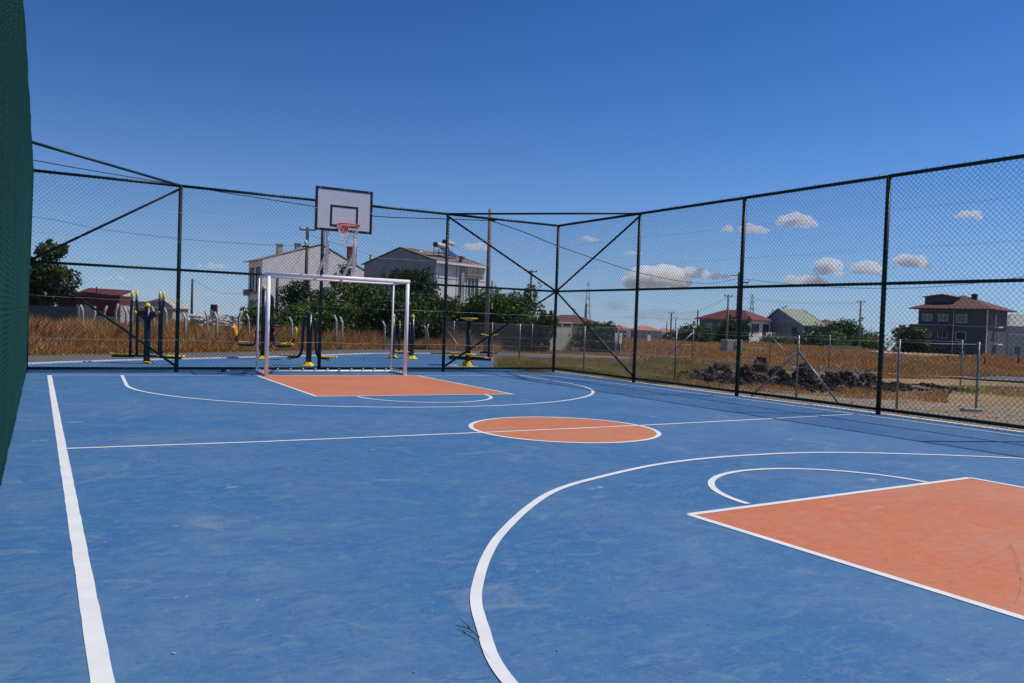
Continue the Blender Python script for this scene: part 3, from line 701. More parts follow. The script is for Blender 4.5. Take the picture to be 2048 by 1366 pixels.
# ------------------------------------------------------------------ foliage
def leaves(n, blobs, size, tints, rg, flat=.6):
    """n leaf quads spread in the shells of ellipsoid blobs (cx,cy,cz,rx,ry,rz); returns V, F, tint"""
    B = np.array(blobs, float); w = B[:, 3]*B[:, 4]+B[:, 4]*B[:, 5]; w /= w.sum()
    bi = rg.choice(len(B), n, p=w); d = rg.normal(size=(n, 3)); d /= np.linalg.norm(d, axis=1)[:, None]
    rad = rg.uniform(.25, 1, n)**.45
    C = B[bi, :3]+d*B[bi, 3:6]*rad[:, None]*(1+rg.normal(0, .10, n))[:, None]
    nr = d*flat+rg.normal(size=(n, 3))*.75+np.array([0, 0, .35]); nr /= np.linalg.norm(nr, axis=1)[:, None]
    t = np.cross(nr, rg.normal(size=(n, 3))); t /= np.linalg.norm(t, axis=1)[:, None]; b = np.cross(nr, t)
    s = size*rg.uniform(.6, 1.4, n)[:, None]
    V = np.stack([C-t*s, C+b*s*.55, C+t*s, C-b*s*.55], 1).reshape(-1, 3)
    F = np.arange(4*n).reshape(-1, 4)
    T = np.array(tints, float); k = rg.choice(len(T), n); cl = T[k]*(rg.uniform(.75, 1.25, n))[:, None]
    return V, F, np.repeat(cl, 4, 0)
DARK = [(.036, .058, .016), (.055, .085, .022), (.026, .044, .015)]
MIDG = [(.075, .12, .024), (.11, .16, .03), (.045, .075, .018)]
BRI = [(.15, .22, .03), (.10, .17, .025), (.19, .26, .045)]
def tree(name, u, vtop, wpx, D, label, cat='tree', tints=MIDG, n=5000, size=.09, zb=0.0, group=None, seed=0, spire=False, trunk=.4, nb=16, dz=None):
    rg = np.random.default_rng(100+seed); rp = random.Random(100+seed)
    top = at(u, vtop, D); hor = np.array([top[0], top[1], 0]); z1 = top[2]; z0 = terr(top[0], top[1]) if zb is None else zb
    W = wpx*D/FOC; Hh = z1-z0; root = thing(name, (top[0], top[1], z0), label, cat, group)
    blobs = []
    if spire:
        for k in range(8):
            t = k/7; q = W/2*(1-t*.85); blobs.append((top[0], top[1], z0+Hh*(.12+.8*t), q, q, Hh*.12))
    else:
        for k in range(nb):
            t = (k+.5)/nb; a = rp.uniform(0, 6.28); env = math.sin(math.pi*min(1, .18+.82*(1-t)))**.6
            rad = W/2*env*rp.uniform(.3, .75); br = rp.uniform(.17, .30)*W*(.75+.25*env)
            zz = z0+Hh*(trunk*.45+(1-trunk*.45)*t)-br*.5
            x = top[0]+e_r[0]*rad*math.cos(a)+e_f[0]*rad*math.sin(a)*.8; y = top[1]+e_r[1]*rad*math.cos(a)+e_f[1]*rad*math.sin(a)*.8
            blobs.append((x, y, min(zz, z1-br*.8), br, br, br*rp.uniform(.7, .95)))
        for k in range(nb*2):   # small sprays that break the outline
            b = blobs[rp.randrange(len(blobs))]; a = rp.uniform(0, 6.28); br = b[3]*rp.uniform(.16, .42)
            blobs.append((b[0]+math.cos(a)*b[3], b[1]+math.sin(a)*b[3], b[2]+rp.uniform(0, 1.1)*b[5], br, br, br*1.1))
    V, F, T = leaves(int(n*1.6), blobs, size*.82, tints, rg)
    keep = None
    link_mesh('crown', V, F, M['leaf'], root, tint=T)
    mb = MB(); b0 = np.array([top[0], top[1], z0-.05]); tr = max(.05, W*.022)
    mb.tube([b0, b0+Z*Hh*.3+e_r*.04*W, b0+Z*Hh*(.9 if spire else .6)], tr, 8, r1=tr*.4)
    for b in blobs[:max(5, nb//2)]:
        s0 = b0+Z*Hh*rp.uniform(.12, .4); e = np.array(b[:3]); mb.tube([s0, (s0+e)/2+e_r*rp.uniform(-.1, .1)*W*.3, e], tr*.5, 6, r1=tr*.15)
    mb.build('trunk', M['bark'], root)
    return root
GB = 'bushes and small trees along the far side of the road'
tree('tree', 66, 480, 155, 40, 'dark leafy tree at the far left over the maroon shed', tints=DARK+MIDG[:1]+[(.11, .10, .03)], n=6500, size=.12, seed=1, nb=11)
tree('tree', 8, 520, 150, 43, 'dark leafy tree mostly hidden by the left fence', tints=DARK, n=3000, size=.12, seed=2)
bl = [
 ('bush', 560, 607, 150, 33, 'bright green broad leaved bush behind the left seat of the press', BRI+MIDG, 5000, .085),
 ('bush', 615, 562, 115, 36, 'dark round bush rising before the white gable wall', DARK+MIDG[:1], 6000, .075),
 ('bush', 660, 600, 130, 34, 'mid green bush beside the dark one, behind the hanging arms', MIDG+BRI[:1], 5000, .08),
 ('tree', 718, 560, 190, 37, 'leafy fig tree filling the goal mouth below the crossbar', MIDG+BRI[:1]+DARK, 9000, .09),
 ('tree', 800, 532, 175, 44, 'dark dense tree before the shaded gable of the panelled house', DARK, 9000, .10),
 ('bush', 795, 588, 150, 35, 'green bush behind the right goal post', MIDG+DARK, 7000, .085),
 ('bush', 868, 592, 150, 36, 'dark green bush below the panelled house wall', MIDG+DARK, 7000, .085),
 ('bush', 935, 600, 120, 38, 'dark bush between the panelled house and the thick pole', DARK+MIDG, 6000, .085),
 ('tree', 1015, 580, 160, 37, 'loose green tree right of the thick concrete pole', MIDG+BRI[:1], 8000, .09),
 ('bush', 1075, 628, 90, 35, 'low ragged bush left of the cream gate', MIDG+DARK, 4000, .075),
 ('bush', 1200, 646, 105, 36.5, 'dark bush right of the cream gate, leaning over the dry grass', DARK+MIDG, 5500, .075),
 ('bush', 690, 525, 60, 40, 'thin upright sprays of a bush before the right hoop brace', MIDG+DARK, 900, .08),
]
for i, (nm, u, v, w, D, lb, tn, n, sz) in enumerate(bl):
    tree(nm, u, v, w, D, lb, 'bush' if nm == 'bush' else 'tree', tn, n, sz, group=GB, seed=10+i)
GR = 'trees around the houses on the right'
br_ = [
 ('tree', 1388, 648, 75, 118, 'rounded green tree left of the red roofed house', MIDG+DARK, 2600, .22),
 ('tree', 1345, 664, 60, 122, 'low dark tree left of the rounded one by the red roofed house', DARK, 1500, .22),
 ('tree', 1462, 634, 75, 122, 'dark tree hiding the left wall of the red roofed house', DARK, 3200, .22),
 ('bush', 1552, 668, 60, 126, 'green bush between the red roofed and the green roofed house', MIDG+BRI[:1], 1500, .2),
 ('tree', 1556, 620, 48, 175, 'pale tree crown behind the gap between both right houses', MIDG+BRI[:1], 1500, .26),
 ('tree', 1632, 650, 85, 128, 'dark tree before the green roofed house', DARK, 3000, .22),
 ('tree', 1688, 637, 75, 135, 'tall tree right of the green roofed house', MIDG+DARK, 3200, .24),
 ('tree', 1672, 662, 60, 124, 'bright low tree right of the green roofed house', BRI+MIDG, 1600, .22),
 ('tree', 1752, 661, 75, 125, 'yellow green tree beside the thin pole on the right', BRI+MIDG, 2200, .22),
 ('tree', 1815, 648, 72, 118, 'dark tree left of the slate coloured house', DARK+MIDG[:1], 3000, .22),
 ('bush', 1975, 716, 100, 44, 'dry bush before the corner of the slate coloured house', [(.09, .10, .03), (.13, .12, .04), (.05, .06, .02)], 3500, .06),
 ('bush', 2035, 722, 60, 42, 'dark dry bush at the right edge beside the road', [(.07, .08, .03), (.10, .10, .035)], 2000, .06),
]
for i, (nm, u, v, w, D, lb, tn, n, sz) in enumerate(br_):
    tree(nm, u, v, w*1.15, D, lb, 'bush' if nm == 'bush' else 'tree', tn, int(n*1.6), sz, zb=None, group=GR, seed=40+i, trunk=.05, nb=22)
tree('conifer', 1716, 655, 22, 126, 'narrow dark conifer beside the thin pole', 'tree', DARK, 1000, .18, zb=None, seed=70, spire=True)

def grass(name, n, sampler, hfun, tints, width, seed, label, lean=.35):
    rg = np.random.default_rng(seed); X, Y, hs = sampler(rg, n); n = len(X)
    Zg = np.array([terr(x, y) for x, y in zip(X, Y)])-.02 if n < 400000 else np.zeros(n)
    h = hs*hfun(X, Y)*rg.uniform(.55, 1.1, n); a = rg.uniform(0, 2*np.pi, n); l = rg.normal(0, lean, (n, 2))*h[:, None]+np.array([.10, -.05])*h[:, None]
    w = width*rg.uniform(.6, 1.4, n)
    A = np.stack([X-np.cos(a)*w/2, Y-np.sin(a)*w/2, Zg], 1); B = np.stack([X+np.cos(a)*w/2, Y+np.sin(a)*w/2, Zg], 1)
    C = np.stack([X+l[:, 0], Y+l[:, 1], Zg+h], 1)
    Mx = (A+B)/2*.45+C*.55; Mx[:, 2] += h*.08; ww = np.stack([np.cos(a)*w*.45, np.sin(a)*w*.45, np.zeros(n)], 1)
    V = np.stack([A, B, Mx+ww, C, Mx-ww], 1).reshape(-1, 3); F = np.arange(5*n).reshape(-1, 5)
    T = np.array(tints); pn = (np.sin(X*.8+1.3)*np.cos(Y*.7)+np.sin(X*.31+Y*.5+2)+.7*np.sin(X*2.1-Y*1.7))*.2+.5
    k = np.clip((pn*len(T)+rg.normal(0, .9, n)).astype(int), 0, len(T)-1); cl = T[k]*rg.uniform(.75, 1.25, n)[:, None]
    o = link_mesh(name, V, F, M['blade'], tint=np.repeat(cl, 5, 0)); tag(o, label, 'grass', kind='stuff')
def cam_sampler(u0, u1, Dlo, Dhi, ramp_d=2.2):
    def f(rg, n):
        u = rg.uniform(u0, u1, n); lo = np.interp(u, *zip(*Dlo)); hi = np.interp(u, *zip(*Dhi))
        D = lo+(hi-lo)*rg.uniform(0, 1, n)**1.3
        f.edge = np.clip((D-lo)/ramp_d, 0, 1); lump = .5+.5*np.sin(u*.021+1)*np.sin(u*.053+2+D*.4); f.edge = f.edge*(.55+.45*lump)+(1-f.edge)*.25
        X = CAM[0]+FWD[0]*D+RGT[0]*(u-1024)/FOC*D; Y = CAM[1]+FWD[1]*D+RGT[1]*(u-1024)/FOC*D
        return X, Y, f.edge
    return f
DRY = [(.52, .22, .07), (.42, .29, .11), (.60, .30, .10), (.46, .18, .055), (.68, .46, .22), (.30, .24, .085), (.56, .25, .085), (.64, .38, .16)]
YEL = [(.46, .33, .11), (.24, .27, .06), (.52, .36, .15), (.15, .22, .035), (.50, .26, .07), (.30, .30, .09), (.55, .42, .20)]
DEDGE = [(-400, 17.5), (54, 21.0), (300, 23.8), (480, 26), (600, 28.4), (800, 32.5), (1000, 34.5), (1300, 36)]
grass('dry_grass', 130000, cam_sampler(-350, 1000, DEDGE, [(u, d+13) for u, d in DEDGE]), lambda X, Y: .93+.15*np.sin(X*.9)*np.cos(Y*.6), DRY+DRY[:2], .022, 1, 'tall rust coloured dry grass along the far side of the road')
grass('roadside_grass', 16000, cam_sampler(-350, 1250, [(u, d-1.0) for u, d in DEDGE], [(u, d+1.0) for u, d in DEDGE]), lambda X, Y: .16+0*X, YEL, .018, 2, 'short yellow green grass at the road edge')
RE = [(880, 33), (1000, 33.5), (1060, 33.5), (1130, 34), (1250, 33), (1400, 30), (1600, 26), (1750, 24), (1900, 25), (2048, 28), (2200, 28)]
grass('field_grass', 120000, cam_sampler(960, 2150, RE, [(880, 50), (1300, 68), (1700, 66), (1850, 45), (2150, 44)], 9.0), lambda X, Y: .34+.20*np.sin(X*.5+1)*np.cos(Y*.4), DRY+[(.45, .24, .09)], .028, 3, 'rust and straw coloured grass over the field on the right')
grass('verge_grass', 60000, cam_sampler(990, 1560, [(990, 21.5), (1100, 19.5), (1200, 18.8), (1330, 18.2), (1450, 18.5), (1560, 19)], [(990, 27), (1100, 29), (1250, 30), (1400, 30), (1560, 27)], .5), lambda X, Y: .14+.10*np.sin(X*1.3)*np.cos(Y*1.1), YEL, .014, 4, 'short green and yellow weeds outside the far right corner')
grass('weed_patches', 9000, cam_sampler(1820, 2150, [(1820, 17.6), (1950, 17.6), (2150, 17)], [(1820, 20.5), (1950, 22), (2150, 22)]), lambda X, Y: .07+.0*X, YEL, .012, 5, 'thin yellow weeds on the bare soil at the right')

# ------------------------------------------------------------------ rubble
def heap(name, pts, m, label, cat, seed):
    rr = random.Random(seed); mb = MB()
    for (u, v, D, hpx, wpx, n, s0, s1) in pts:
        c = gnd(u, v, -.03) if D is None else at(u, v, D); Dd = np.dot(c-CAM, FWD); Hh = hpx*Dd/FOC; W = wpx*Dd/FOC
        for k in range(n):
            a = rr.gauss(0, .45); b = rr.gauss(0, .5); q = math.exp(-(a*a/.35+b*b/.6)); z = Hh*q*rr.uniform(.25, 1)*(.8+.4*math.sin(a*9+u))
            p = np.array([c[0], c[1], -.03])+e_r*a*W*.62+e_f*(b*.9+.55); chunk(mb, (p[0], p[1], z), s0+(s1*1.05-s0)*rr.random()**2.6, rr, (1, 1, rr.uniform(.5, 1.1)))
    tag(mb.build(name, m), label, cat, kind='stuff')
def soil(name, pts, label):
    rr = random.Random(5); mb = MB()
    for (u, v, hpx, wpx) in pts:
        c = gnd(u, v, -.03); Dd = np.dot(c-CAM, FWD); Hh = hpx*Dd/FOC; W = wpx*Dd/FOC; n = 16; ph = rr.uniform(0, 6); base = len(mb.V); V = []; F = []
        for i in range(n+1):
            for j in range(n+1):
                a = (i/n-.5)*2; b = (j/n-.5)*2; q = max(0, 1-a*a)**1.1*max(0, 1-b*b); z = -.06+Hh*q*(.75+.3*math.sin(a*7+ph)*math.cos(b*5+ph)+rr.uniform(-.09, .09))
                p = np.array([c[0], c[1], z])+e_r*a*W*.6+e_f*(b*1.0+.75); V.append(p)
        for i in range(n):
            for j in range(n): F.append((i*(n+1)+j, (i+1)*(n+1)+j, (i+1)*(n+1)+j+1, i*(n+1)+j+1))
        mb.add(V, F, True)
    tag(mb.build(name, mat('dug_soil', (.085, .068, .055), .95, 0, 6, c2=(.20, .15, .11), bump=.8, detail=9)), label, 'soil', kind='stuff')
soil('dug_soil', [(1420, 756, 14, 90), (1490, 766, 28, 120), (1570, 775, 32, 130), (1640, 779, 40, 140), (1720, 780, 34, 130), (1830, 782, 10, 240)], 'brown dug soil under and between the dark rubble rocks')
heap('rubble_heap', [(1405, 754, None, 12, 70, 300, .012, .06), (1450, 763, None, 24, 90, 900, .012, .075), (1510, 770, None, 30, 100, 1300, .012, .08), (1565, 775, None, 34, 100, 1500, .012, .08), (1630, 779, None, 42, 110, 2100, .012, .075), (1695, 780, None, 38, 100, 1700, .012, .07), (1745, 780, None, 32, 80, 1100, .012, .07), (1810, 781, None, 10, 110, 700, .01, .045), (1880, 781, None, 8, 110, 500, .01, .04)],
     M['rock'], 'long heap of dark broken rock and soil outside the right fence', 'rubble', 9)
def boulder(u, v, s, label, seed, sq=(1, 1, 1)):
    c = gnd(u, v, -.03); rr = random.Random(seed); mb = MB(); cc = np.array([c[0], c[1], s*.35]); [chunk(mb, cc+e_r*s*rr.uniform(-.28, .28)+e_f*s*rr.uniform(-.2, .2)+Z*s*rr.uniform(-.3, .22), s*rr.uniform(.35, .62), rr, sq) for _ in range(9)]
    tag(mb.build('boulder', M['rock'], at0=(c[0], c[1], -.03)), label, 'rock', 'big rocks of the dark rubble heap')
boulder(1443, 752, .34, 'big dark boulder at the left end of the rubble heap', 1)
boulder(1518, 748, .44, 'tallest dark boulder topping the rubble heap left of the braced grey post', 2, (.8, .8, 1.3))
boulder(1420, 768, .22, 'low rock at the left foot of the rubble heap', 3)
boulder(1733, 760, .26, 'dark boulder at the right end of the rubble heap by the green post', 4)
rr = random.Random(11); mb = MB()
for k in range(600):
    u = rr.uniform(1130, 2100); v0 = np.interp(u, [1130, 1330, 1600, 1760, 2048], [752, 778, 806, 828, 866]); v = rr.uniform(v0-55, v0+4); c = gnd(u, v, -.03)
    if c[0] < 6.2: continue
    chunk(mb, (c[0], c[1], -.025), rr.uniform(.008, .035), rr, (1, 1, .6))
tag(mb.build('field_stones', M['stone']), 'pale stones scattered on the bare soil outside the right fence', 'stones', kind='stuff')

grass('rubble_weeds', 9000, cam_sampler(1380, 1900, [(1380, 17.6), (1640, 16.4), (1900, 15.8)], [(1380, 19.5), (1640, 19), (1900, 18.5)], .6), lambda X, Y: .10+.12*np.clip(np.sin(X*2.3+1)*np.cos(Y*2.9), 0, 1), DRY+YEL[:2], .012, 6, 'dry weeds growing in and before the dark rubble heap')
# ------------------------------------------------------------------ grey galvanised fences
def galv_fence(label, pts, h, seed, mesh_to=0, braces=(), d=.11, blocks=()):
    P = [np.array([*p, -.03]) for p in pts]; r = thing('galvanised_fence', P[0], label, 'fence', 'grey galvanised fences outside the court')
    for i, p in enumerate(P):
        mb = MB(); mb.tube([p-Z*.05, p+Z*h], .021, 10); mb.build('post', M['galv'], r)
        if i in blocks: mb = MB(); mb.box(p+Z*.02-e_r*.08, (.32, .16, .07), (e_r, e_f, Z), bev=.01); mb.build('footing', M['concrete'], r)
    for i, a, dz in braces:
        mb = MB(); mb.tube([P[i]+Z*(h-dz), P[i]+np.array([a[0], a[1], .0])], .02, 8); mb.build('brace', M['galv'], r)
    mb = MB()
    for z in (h-.04, h*.5, .12):
        for a, b in zip(P, P[1:]): mb.tube([a+Z*z, (a+b)/2+Z*(z-.015), b+Z*z], .0028, 4)
    mb.build('strand_wire', M['galvw'], r)
    for k in range(mesh_to):
        a, b = P[k], P[k+1]; e = (b-a)[:2]/np.linalg.norm((b-a)[:2]); chain_link('mesh_panel', a[:2], b[:2], .02, h-.02, d, .0013, M['galvw'], r, (-e[1], e[0], 0), .015, seed+k)
g = lambda u, v: tuple(gnd(u, v, -.03)[:2])
galv_fence('grey galvanised chain link fence from the weeds to the braced post before the rubble', [(8.05, 20.4), (8.3, 17.1), (7.72, 14.2), (7.62, 10.5), (7.25, 6.3), (7.05, 2.6), (7.45, .75), (8.65, .05), (14.5, -2.5)], 1.22, 200, 4,
    braces=[(5, (-.55, .62), .3), (5, (.25, -.75), .3), (0, (.35, -.9), .25)], blocks=(7,))
galv_fence('lower grey wire fence along the far side of the road at the right', [(9.6, 22.8), (12.3, 20.9), (14.8, 18.3), (16.9, 16.2), (18.4, 13.6), (17.6, 10.3), (15.4, 4.4)], 1.2, 230, 2, braces=[(3, (-1.0, .5), .1), (4, (.75, -.7), .15)])

# ------------------------------------------------------------------ concrete field posts with bent tops
proto = None
cp = [(166, 610, 31, 1), (176, 612, 30, 1), (209, 612, 31, -1), (232, 608, 29, -1), (253, 613, 30, 1), (262, 617, 28, 1), (308, 613, 31, 1), (333, 614, 31, 1), (371, 625, 27, 1), (415, 622, 30, 1), (434, 624, 27, 1), (478, 622, 30, -1), (498, 628, 29, 1), (584, 634, 29, 1), (673, 630, 31, 1), (685, 634, 30, 1), (770, 642, 31, 1), (852, 650, 33, 1), (862, 648, 33, -1)]
cpl = ['beside the maroon shed, left one of a leaning pair', 'beside the maroon shed, right one of a leaning pair', 'before the corner of the maroon shed', 'right of the maroon shed, bent backwards', 'left of the ski walker, outer one of two', 'left of the ski walker, inner one of two', 'seen beside the central post of the ski walker', 'just right of the ski walker arms', 'right of the green post above the ski walker plate', 'before the white debris heap, short one', 'before the white debris heap, tall one', 'behind the left seat of the press', 'left of the thin goal post', 'above the right seat of the press', 'left one of two inside the goal mouth', 'right one of two inside the goal mouth', 'left of the thin right goal post', 'right of the stepping machine, upright one', 'right of the stepping machine, slanting back']
for i, (u, v, D, s) in enumerate(cp):
    p = at(u, v, D); b = np.array([p[0], p[1], -.03]); h = p[2]+.03
    lab = 'pale concrete post with bent top '+cpl[i]
    if proto is None:
        mb = MB(); w = .05
        mb.tube([b, b+Z*(h-.24), b+Z*(h-.20)-e_r*.01, b+Z*h-e_r*.10], .042, 4)
        proto = tag(mb.build('concrete_post', M['concrete'], at0=b), lab, 'post', 'concrete posts with bent tops in the dry grass'); ph = h
    else:
        o = proto.copy(); col.objects.link(o); o.location = tuple(b); o.scale = (1, 1, h/ph)
        tag(o, lab, 'post')
        o.rotation_euler = (0, 0, (0 if s > 0 else math.pi)+random.uniform(-.3, .3))
        if i in (0, 1, 18): o.rotation_euler = (random.uniform(-.1, .1), .22, o.rotation_euler[2])

# ------------------------------------------------------------------ utility poles, cables, towers
def pole(u, vtop, D, r, m, label, arm=None, zb=None, group='utility poles', extra=0):
    t = at(u, vtop, D); z0 = terr(t[0], t[1]) if zb is None else zb; b = np.array([t[0], t[1], z0])
    root = thing('utility_pole', b, label, 'utility pole', group)
    mb = MB(); mb.tube([b-Z*.1, t], r*1.25, 12, r1=r); mb.build('shaft', m, root)
    if arm:
        L, dz, n = arm; c = t-Z*dz; mb = MB(); mb.box(c, (L, .10*r/.12, .10*r/.12), (e_r, e_f, Z)); cr = mb.build('cross_arm', m, root)
        for k in range(n):
            q = c+e_r*L*(k/(n-1)-.5)*.94; s = r/.12
            mb = MB(); mb.lathe(q+Z*.05*s, [(.03*s, 0), (.06*s, .04*s), (.035*s, .09*s), (.06*s, .13*s), (.03*s, .19*s)], 8); mb.build('insulator', M['insul'], cr)
    return t, root
t980, root = pole(981, 418, 33, .078, M['cpole'], 'thick grey concrete pole with yellow marks, tallest one right of the goal', zb=-.03)
mb = MB(); p = at(983, 441, 32.9); mb.box(p, (.28, .06, .06), (e_r, e_f, Z)); mb.lathe(p+e_r*.12, [(.03, -.03), (.06, 0), (.03, .05)], 8); mb.build('bracket', M['darkm'], root)
mb = MB(); p = at(984, 570, 32.88); mb.box(p, (.07, .05, .38), (e_r, e_f, Z), bev=.01); p = at(984, 612, 32.88); mb.box(p, (.05, .05, .25), (e_r, e_f, Z), bev=.01); mb.build('yellow_mark', mat('yellow_mark', (.75, .62, .04), .6), root)
t613, root = pole(615, 455, 60, .11, M['wood'], 'dark wooden pole with cross arm before the white gable wall', (1.15, .18, 3), zb=0)
mb = MB(); p = at(612, 486, 59.8); mb.lathe(p, [(.04, -.25), (.13, -.18), (.13, .12), (.06, .22)], 10); mb.build('lamp', M['frame'], root)
mb = MB(); p = at(611, 493, 59.8); mb.box(p, (.55, .08, .12), (e_r, e_f, Z)); mb.build('bracket', M['darkm'], root)
pole(1063, 541, 92, .11, M['wood'], 'dark pole with cross arm above the loose green tree', (1.25, .12, 3))
t1480, root = pole(1479, 545, 70, .13, M['wood'], 'thick brown pole close beside the second right fence post')
mb = MB(); mb.box(at(1471, 551, 69.9), (.75, .08, .06), (e_r, e_f, Z)); mb.box(at(1489, 565, 69.9), (.55, .08, .10), (e_r, e_f, Z)); mb.tube([at(1492, 570, 69.8), at(1500, 560, 69.6)], .03, 6); mb.build('bracket', M['darkm'], root)
pole(1457, 590, 112, .13, M['cpole'], 'thin pole with cross arm left of the thick brown pole', (1.15, .15, 3))
pole(1722, 602, 122, .13, M['cpole'], 'thin pole with cross arm standing before the sky at the right', (1.15, .15, 3))
pole(1343, 625, 200, .17, M['wood'], 'far dark pole with cross arm over the pink roofs', (1.2, .1, 2))
pole(1352, 635, 235, .14, M['cpole'], 'farther faint pole just right of the one over the pink roofs', (1.2, .1, 2))
pole(1334, 643, 260, .13, M['wood'], 'short far pole left of the two over the pink roofs')
pole(1396, 620, 150, .13, M['wood'], 'plain dark pole behind the rounded green tree')
pole(385, 558, 78, .10, M['wood'], 'plain wooden pole above the white debris heap')
pole(555, 553, 72, .13, M['wood'], 'plain wooden pole close before the white gable wall, left of the dark bush')
pole(665, 562, 74, .10, M['wood'], 'short wooden pole before the white wall, right of the dark bush')
pole(1173, 607, 130, .13, M['wood'], 'plain dark pole just left of the lattice tower')
pole(1149, 618, 120, .08, M['cpole'], 'slim lamp pole above the maroon roofed house', (.5, .02, 2))
pole(741, 510, 70, .08, M['darkm'], 'thin dark mast left of the panelled house roof')

def cable(name, pts, r, label, cat='cable', n=10):
    P = spline([at(*p) for p in pts], n); mb = MB(); mb.tube(P, r, 6); tag(mb.build(name, M['cable'], at0=P[0]), label, cat, 'overhead cables')
cable('overhead_cable', [(-250, 250, 20), (66, 320, 25), (365, 371, 30), (500, 393, 31.5), (630, 413, 32.5), (745, 432, 33), (895, 438, 33), (982, 441, 33)], .017, 'thick black cable running from the upper left to the concrete pole')
cable('overhead_cable', [(983, 442, 33), (1050, 465, 36), (1116, 492, 40), (1200, 521, 45), (1280, 546, 51), (1360, 562, 58), (1420, 567, 64), (1472, 558, 70)], .019, 'black cable sagging from the concrete pole to the brown pole')
cable('overhead_cable', [(1488, 558, 70), (1560, 566, 69), (1640, 573, 68), (1770, 577, 66), (1900, 571, 64), (2048, 553, 61), (2250, 510, 58)], .019, 'black cable dipping from the brown pole to the right edge')
cable('overhead_cable', [(-250, 395, 50), (66, 433, 53), (200, 458, 55), (365, 478, 57), (500, 488, 58), (603, 492, 60)], .013, 'thin cable from the left edge to the wooden pole')
cable('overhead_cable', [(620, 470, 60), (680, 490, 62), (745, 511, 66), (800, 530, 66)], .010, 'thin cable from the wooden pole towards the panelled house')
cable('overhead_cable', [(608, 494, 60), (596, 520, 60), (578, 548, 61)], .009, 'short cable dropping from the wooden pole to the wall')
cable('overhead_cable', [(386, 560, 78), (430, 583, 76), (470, 588, 76), (494, 584, 78)], .012, 'thin cable from the plain pole to the white house')
for k, dv in enumerate((0, 3)):
    cable('overhead_cable', [(1343, 627+dv, 200), (1400, 619+dv, 160), (1457, 592+dv, 112)], .014, ['upper', 'lower'][k]+' thin line from the far pole to the thin pole left of the brown one')
    cable('overhead_cable', [(1457, 592+dv, 112), (1590, 604+dv, 117), (1722, 604+dv, 122)], .014, ['upper', 'lower'][k]+' thin line over the green roofed house between both thin poles')
def tower(u, vtop, vb, D, w, label):
    t = at(u, vtop, D); b = at(u, vb, D); z0 = min(terr(t[0], t[1]), b[2]); Hh = t[2]-z0; base = np.array([t[0], t[1], z0])
    mb = MB(); rb = .055*D/400*1.6
    def c(s, f, z): q = w/2*(1-.85*z/Hh); return base+e_r*s*q+e_f*f*q+Z*z
    n = 9
    for s, f in ((-1, -1), (1, -1), (1, 1), (-1, 1)): mb.tube([c(s, f, 0), c(s, f, Hh)], rb, 4)
    for k in range(n):
        z0_, z1_ = Hh*k/n, Hh*(k+1)/n
        for (s, f), (s2, f2) in (((-1, -1), (1, -1)), ((1, -1), (1, 1)), ((1, 1), (-1, 1)), ((-1, 1), (-1, -1))):
            mb.tube([c(s, f, z0_), c(s2, f2, z1_)], rb*.55, 4); mb.tube([c(s2, f2, z0_), c(s, f, z1_)], rb*.55, 4)
    for zz, L in ((.72, 2.6), (.84, 2.0), (.94, 1.5)): mb.tube([base+Z*Hh*zz-e_r*L*D/400, base+Z*Hh*zz+e_r*L*D/400], rb*.8, 4)
    tag(mb.build('lattice_tower', M['galv'], at0=base), label, 'pylon', 'far lattice towers')
tower(1177, 562, 655, 420, 4.5, 'far steel lattice tower right of the corner post')
tower(1505, 587, 650, 560, 5, 'faint lattice tower behind the red roofed house')

# ------------------------------------------------------------------ houses
class Frame:
    def __init__(s, u, D, a, z0=None):
        p = at(u, 640, D); s.o = np.array([p[0], p[1], 0.]); s.w = math.cos(R(a))*e_r+math.sin(R(a))*e_f; s.l = -math.sin(R(a))*e_r+math.cos(R(a))*e_f
        s.z0 = terr(p[0], p[1]) if z0 is None else z0
    def p(s, x, y, z): return s.o+s.w*x+s.l*y+Z*z
def wall_window(fr, root, side, x, z, w, h, frame_m=None, bars=1, sill=False):
    """side 'w' = the front face (y=0), 'l' = the left face (x=0)"""
    if side == 'w': A, N = fr.w, -fr.l; c = fr.p(x, 0, z)
    else: A, N = fr.l, -fr.w; c = fr.p(0, x, z)
    ax = (A, N, Z); t = .07; mb = MB()
    for s in (-1, 1): mb.box(c+Z*s*(h/2)+N*.03, (w+t, .10, t), ax); mb.box(c+A*s*(w/2)+N*.028, (t, .10, h-t), ax)
    for k in range(bars): mb.box(c+A*w*((k+1)/(bars+1)-.5)+N*.022, (.05, .06, h-t), ax)
    if sill: mb.box(c-Z*(h/2+.08)+N*.10, (w+.3, .22, .08), ax)
    f = mb.build('window', frame_m or M['frame'], root)
    mb = MB(); mb.box(c+N*.012, (w-t*.5, .02, h-t*.5), ax); mb.build('pane', M['glass'], f)
def block(fr, x0, x1, y0, y1, z0, z1, name, m, root):
    mb = MB(); mb.box(fr.p((x0+x1)/2, (y0+y1)/2, (z0+z1)/2), (x1-x0, y1-y0, z1-z0), (fr.w, fr.l, Z)); return mb.build(name, m, root)
def chimney(fr, x, y, z0, z1, w, m, root):
    mb = MB(); mb.box(fr.p(x, y, (z0+z1)/2), (w, w, z1-z0), (fr.w, fr.l, Z)); mb.box(fr.p(x, y, z1+.04), (w+.12, w+.12, .08), (fr.w, fr.l, Z)); return mb.build('chimney', m, root)
GH = None
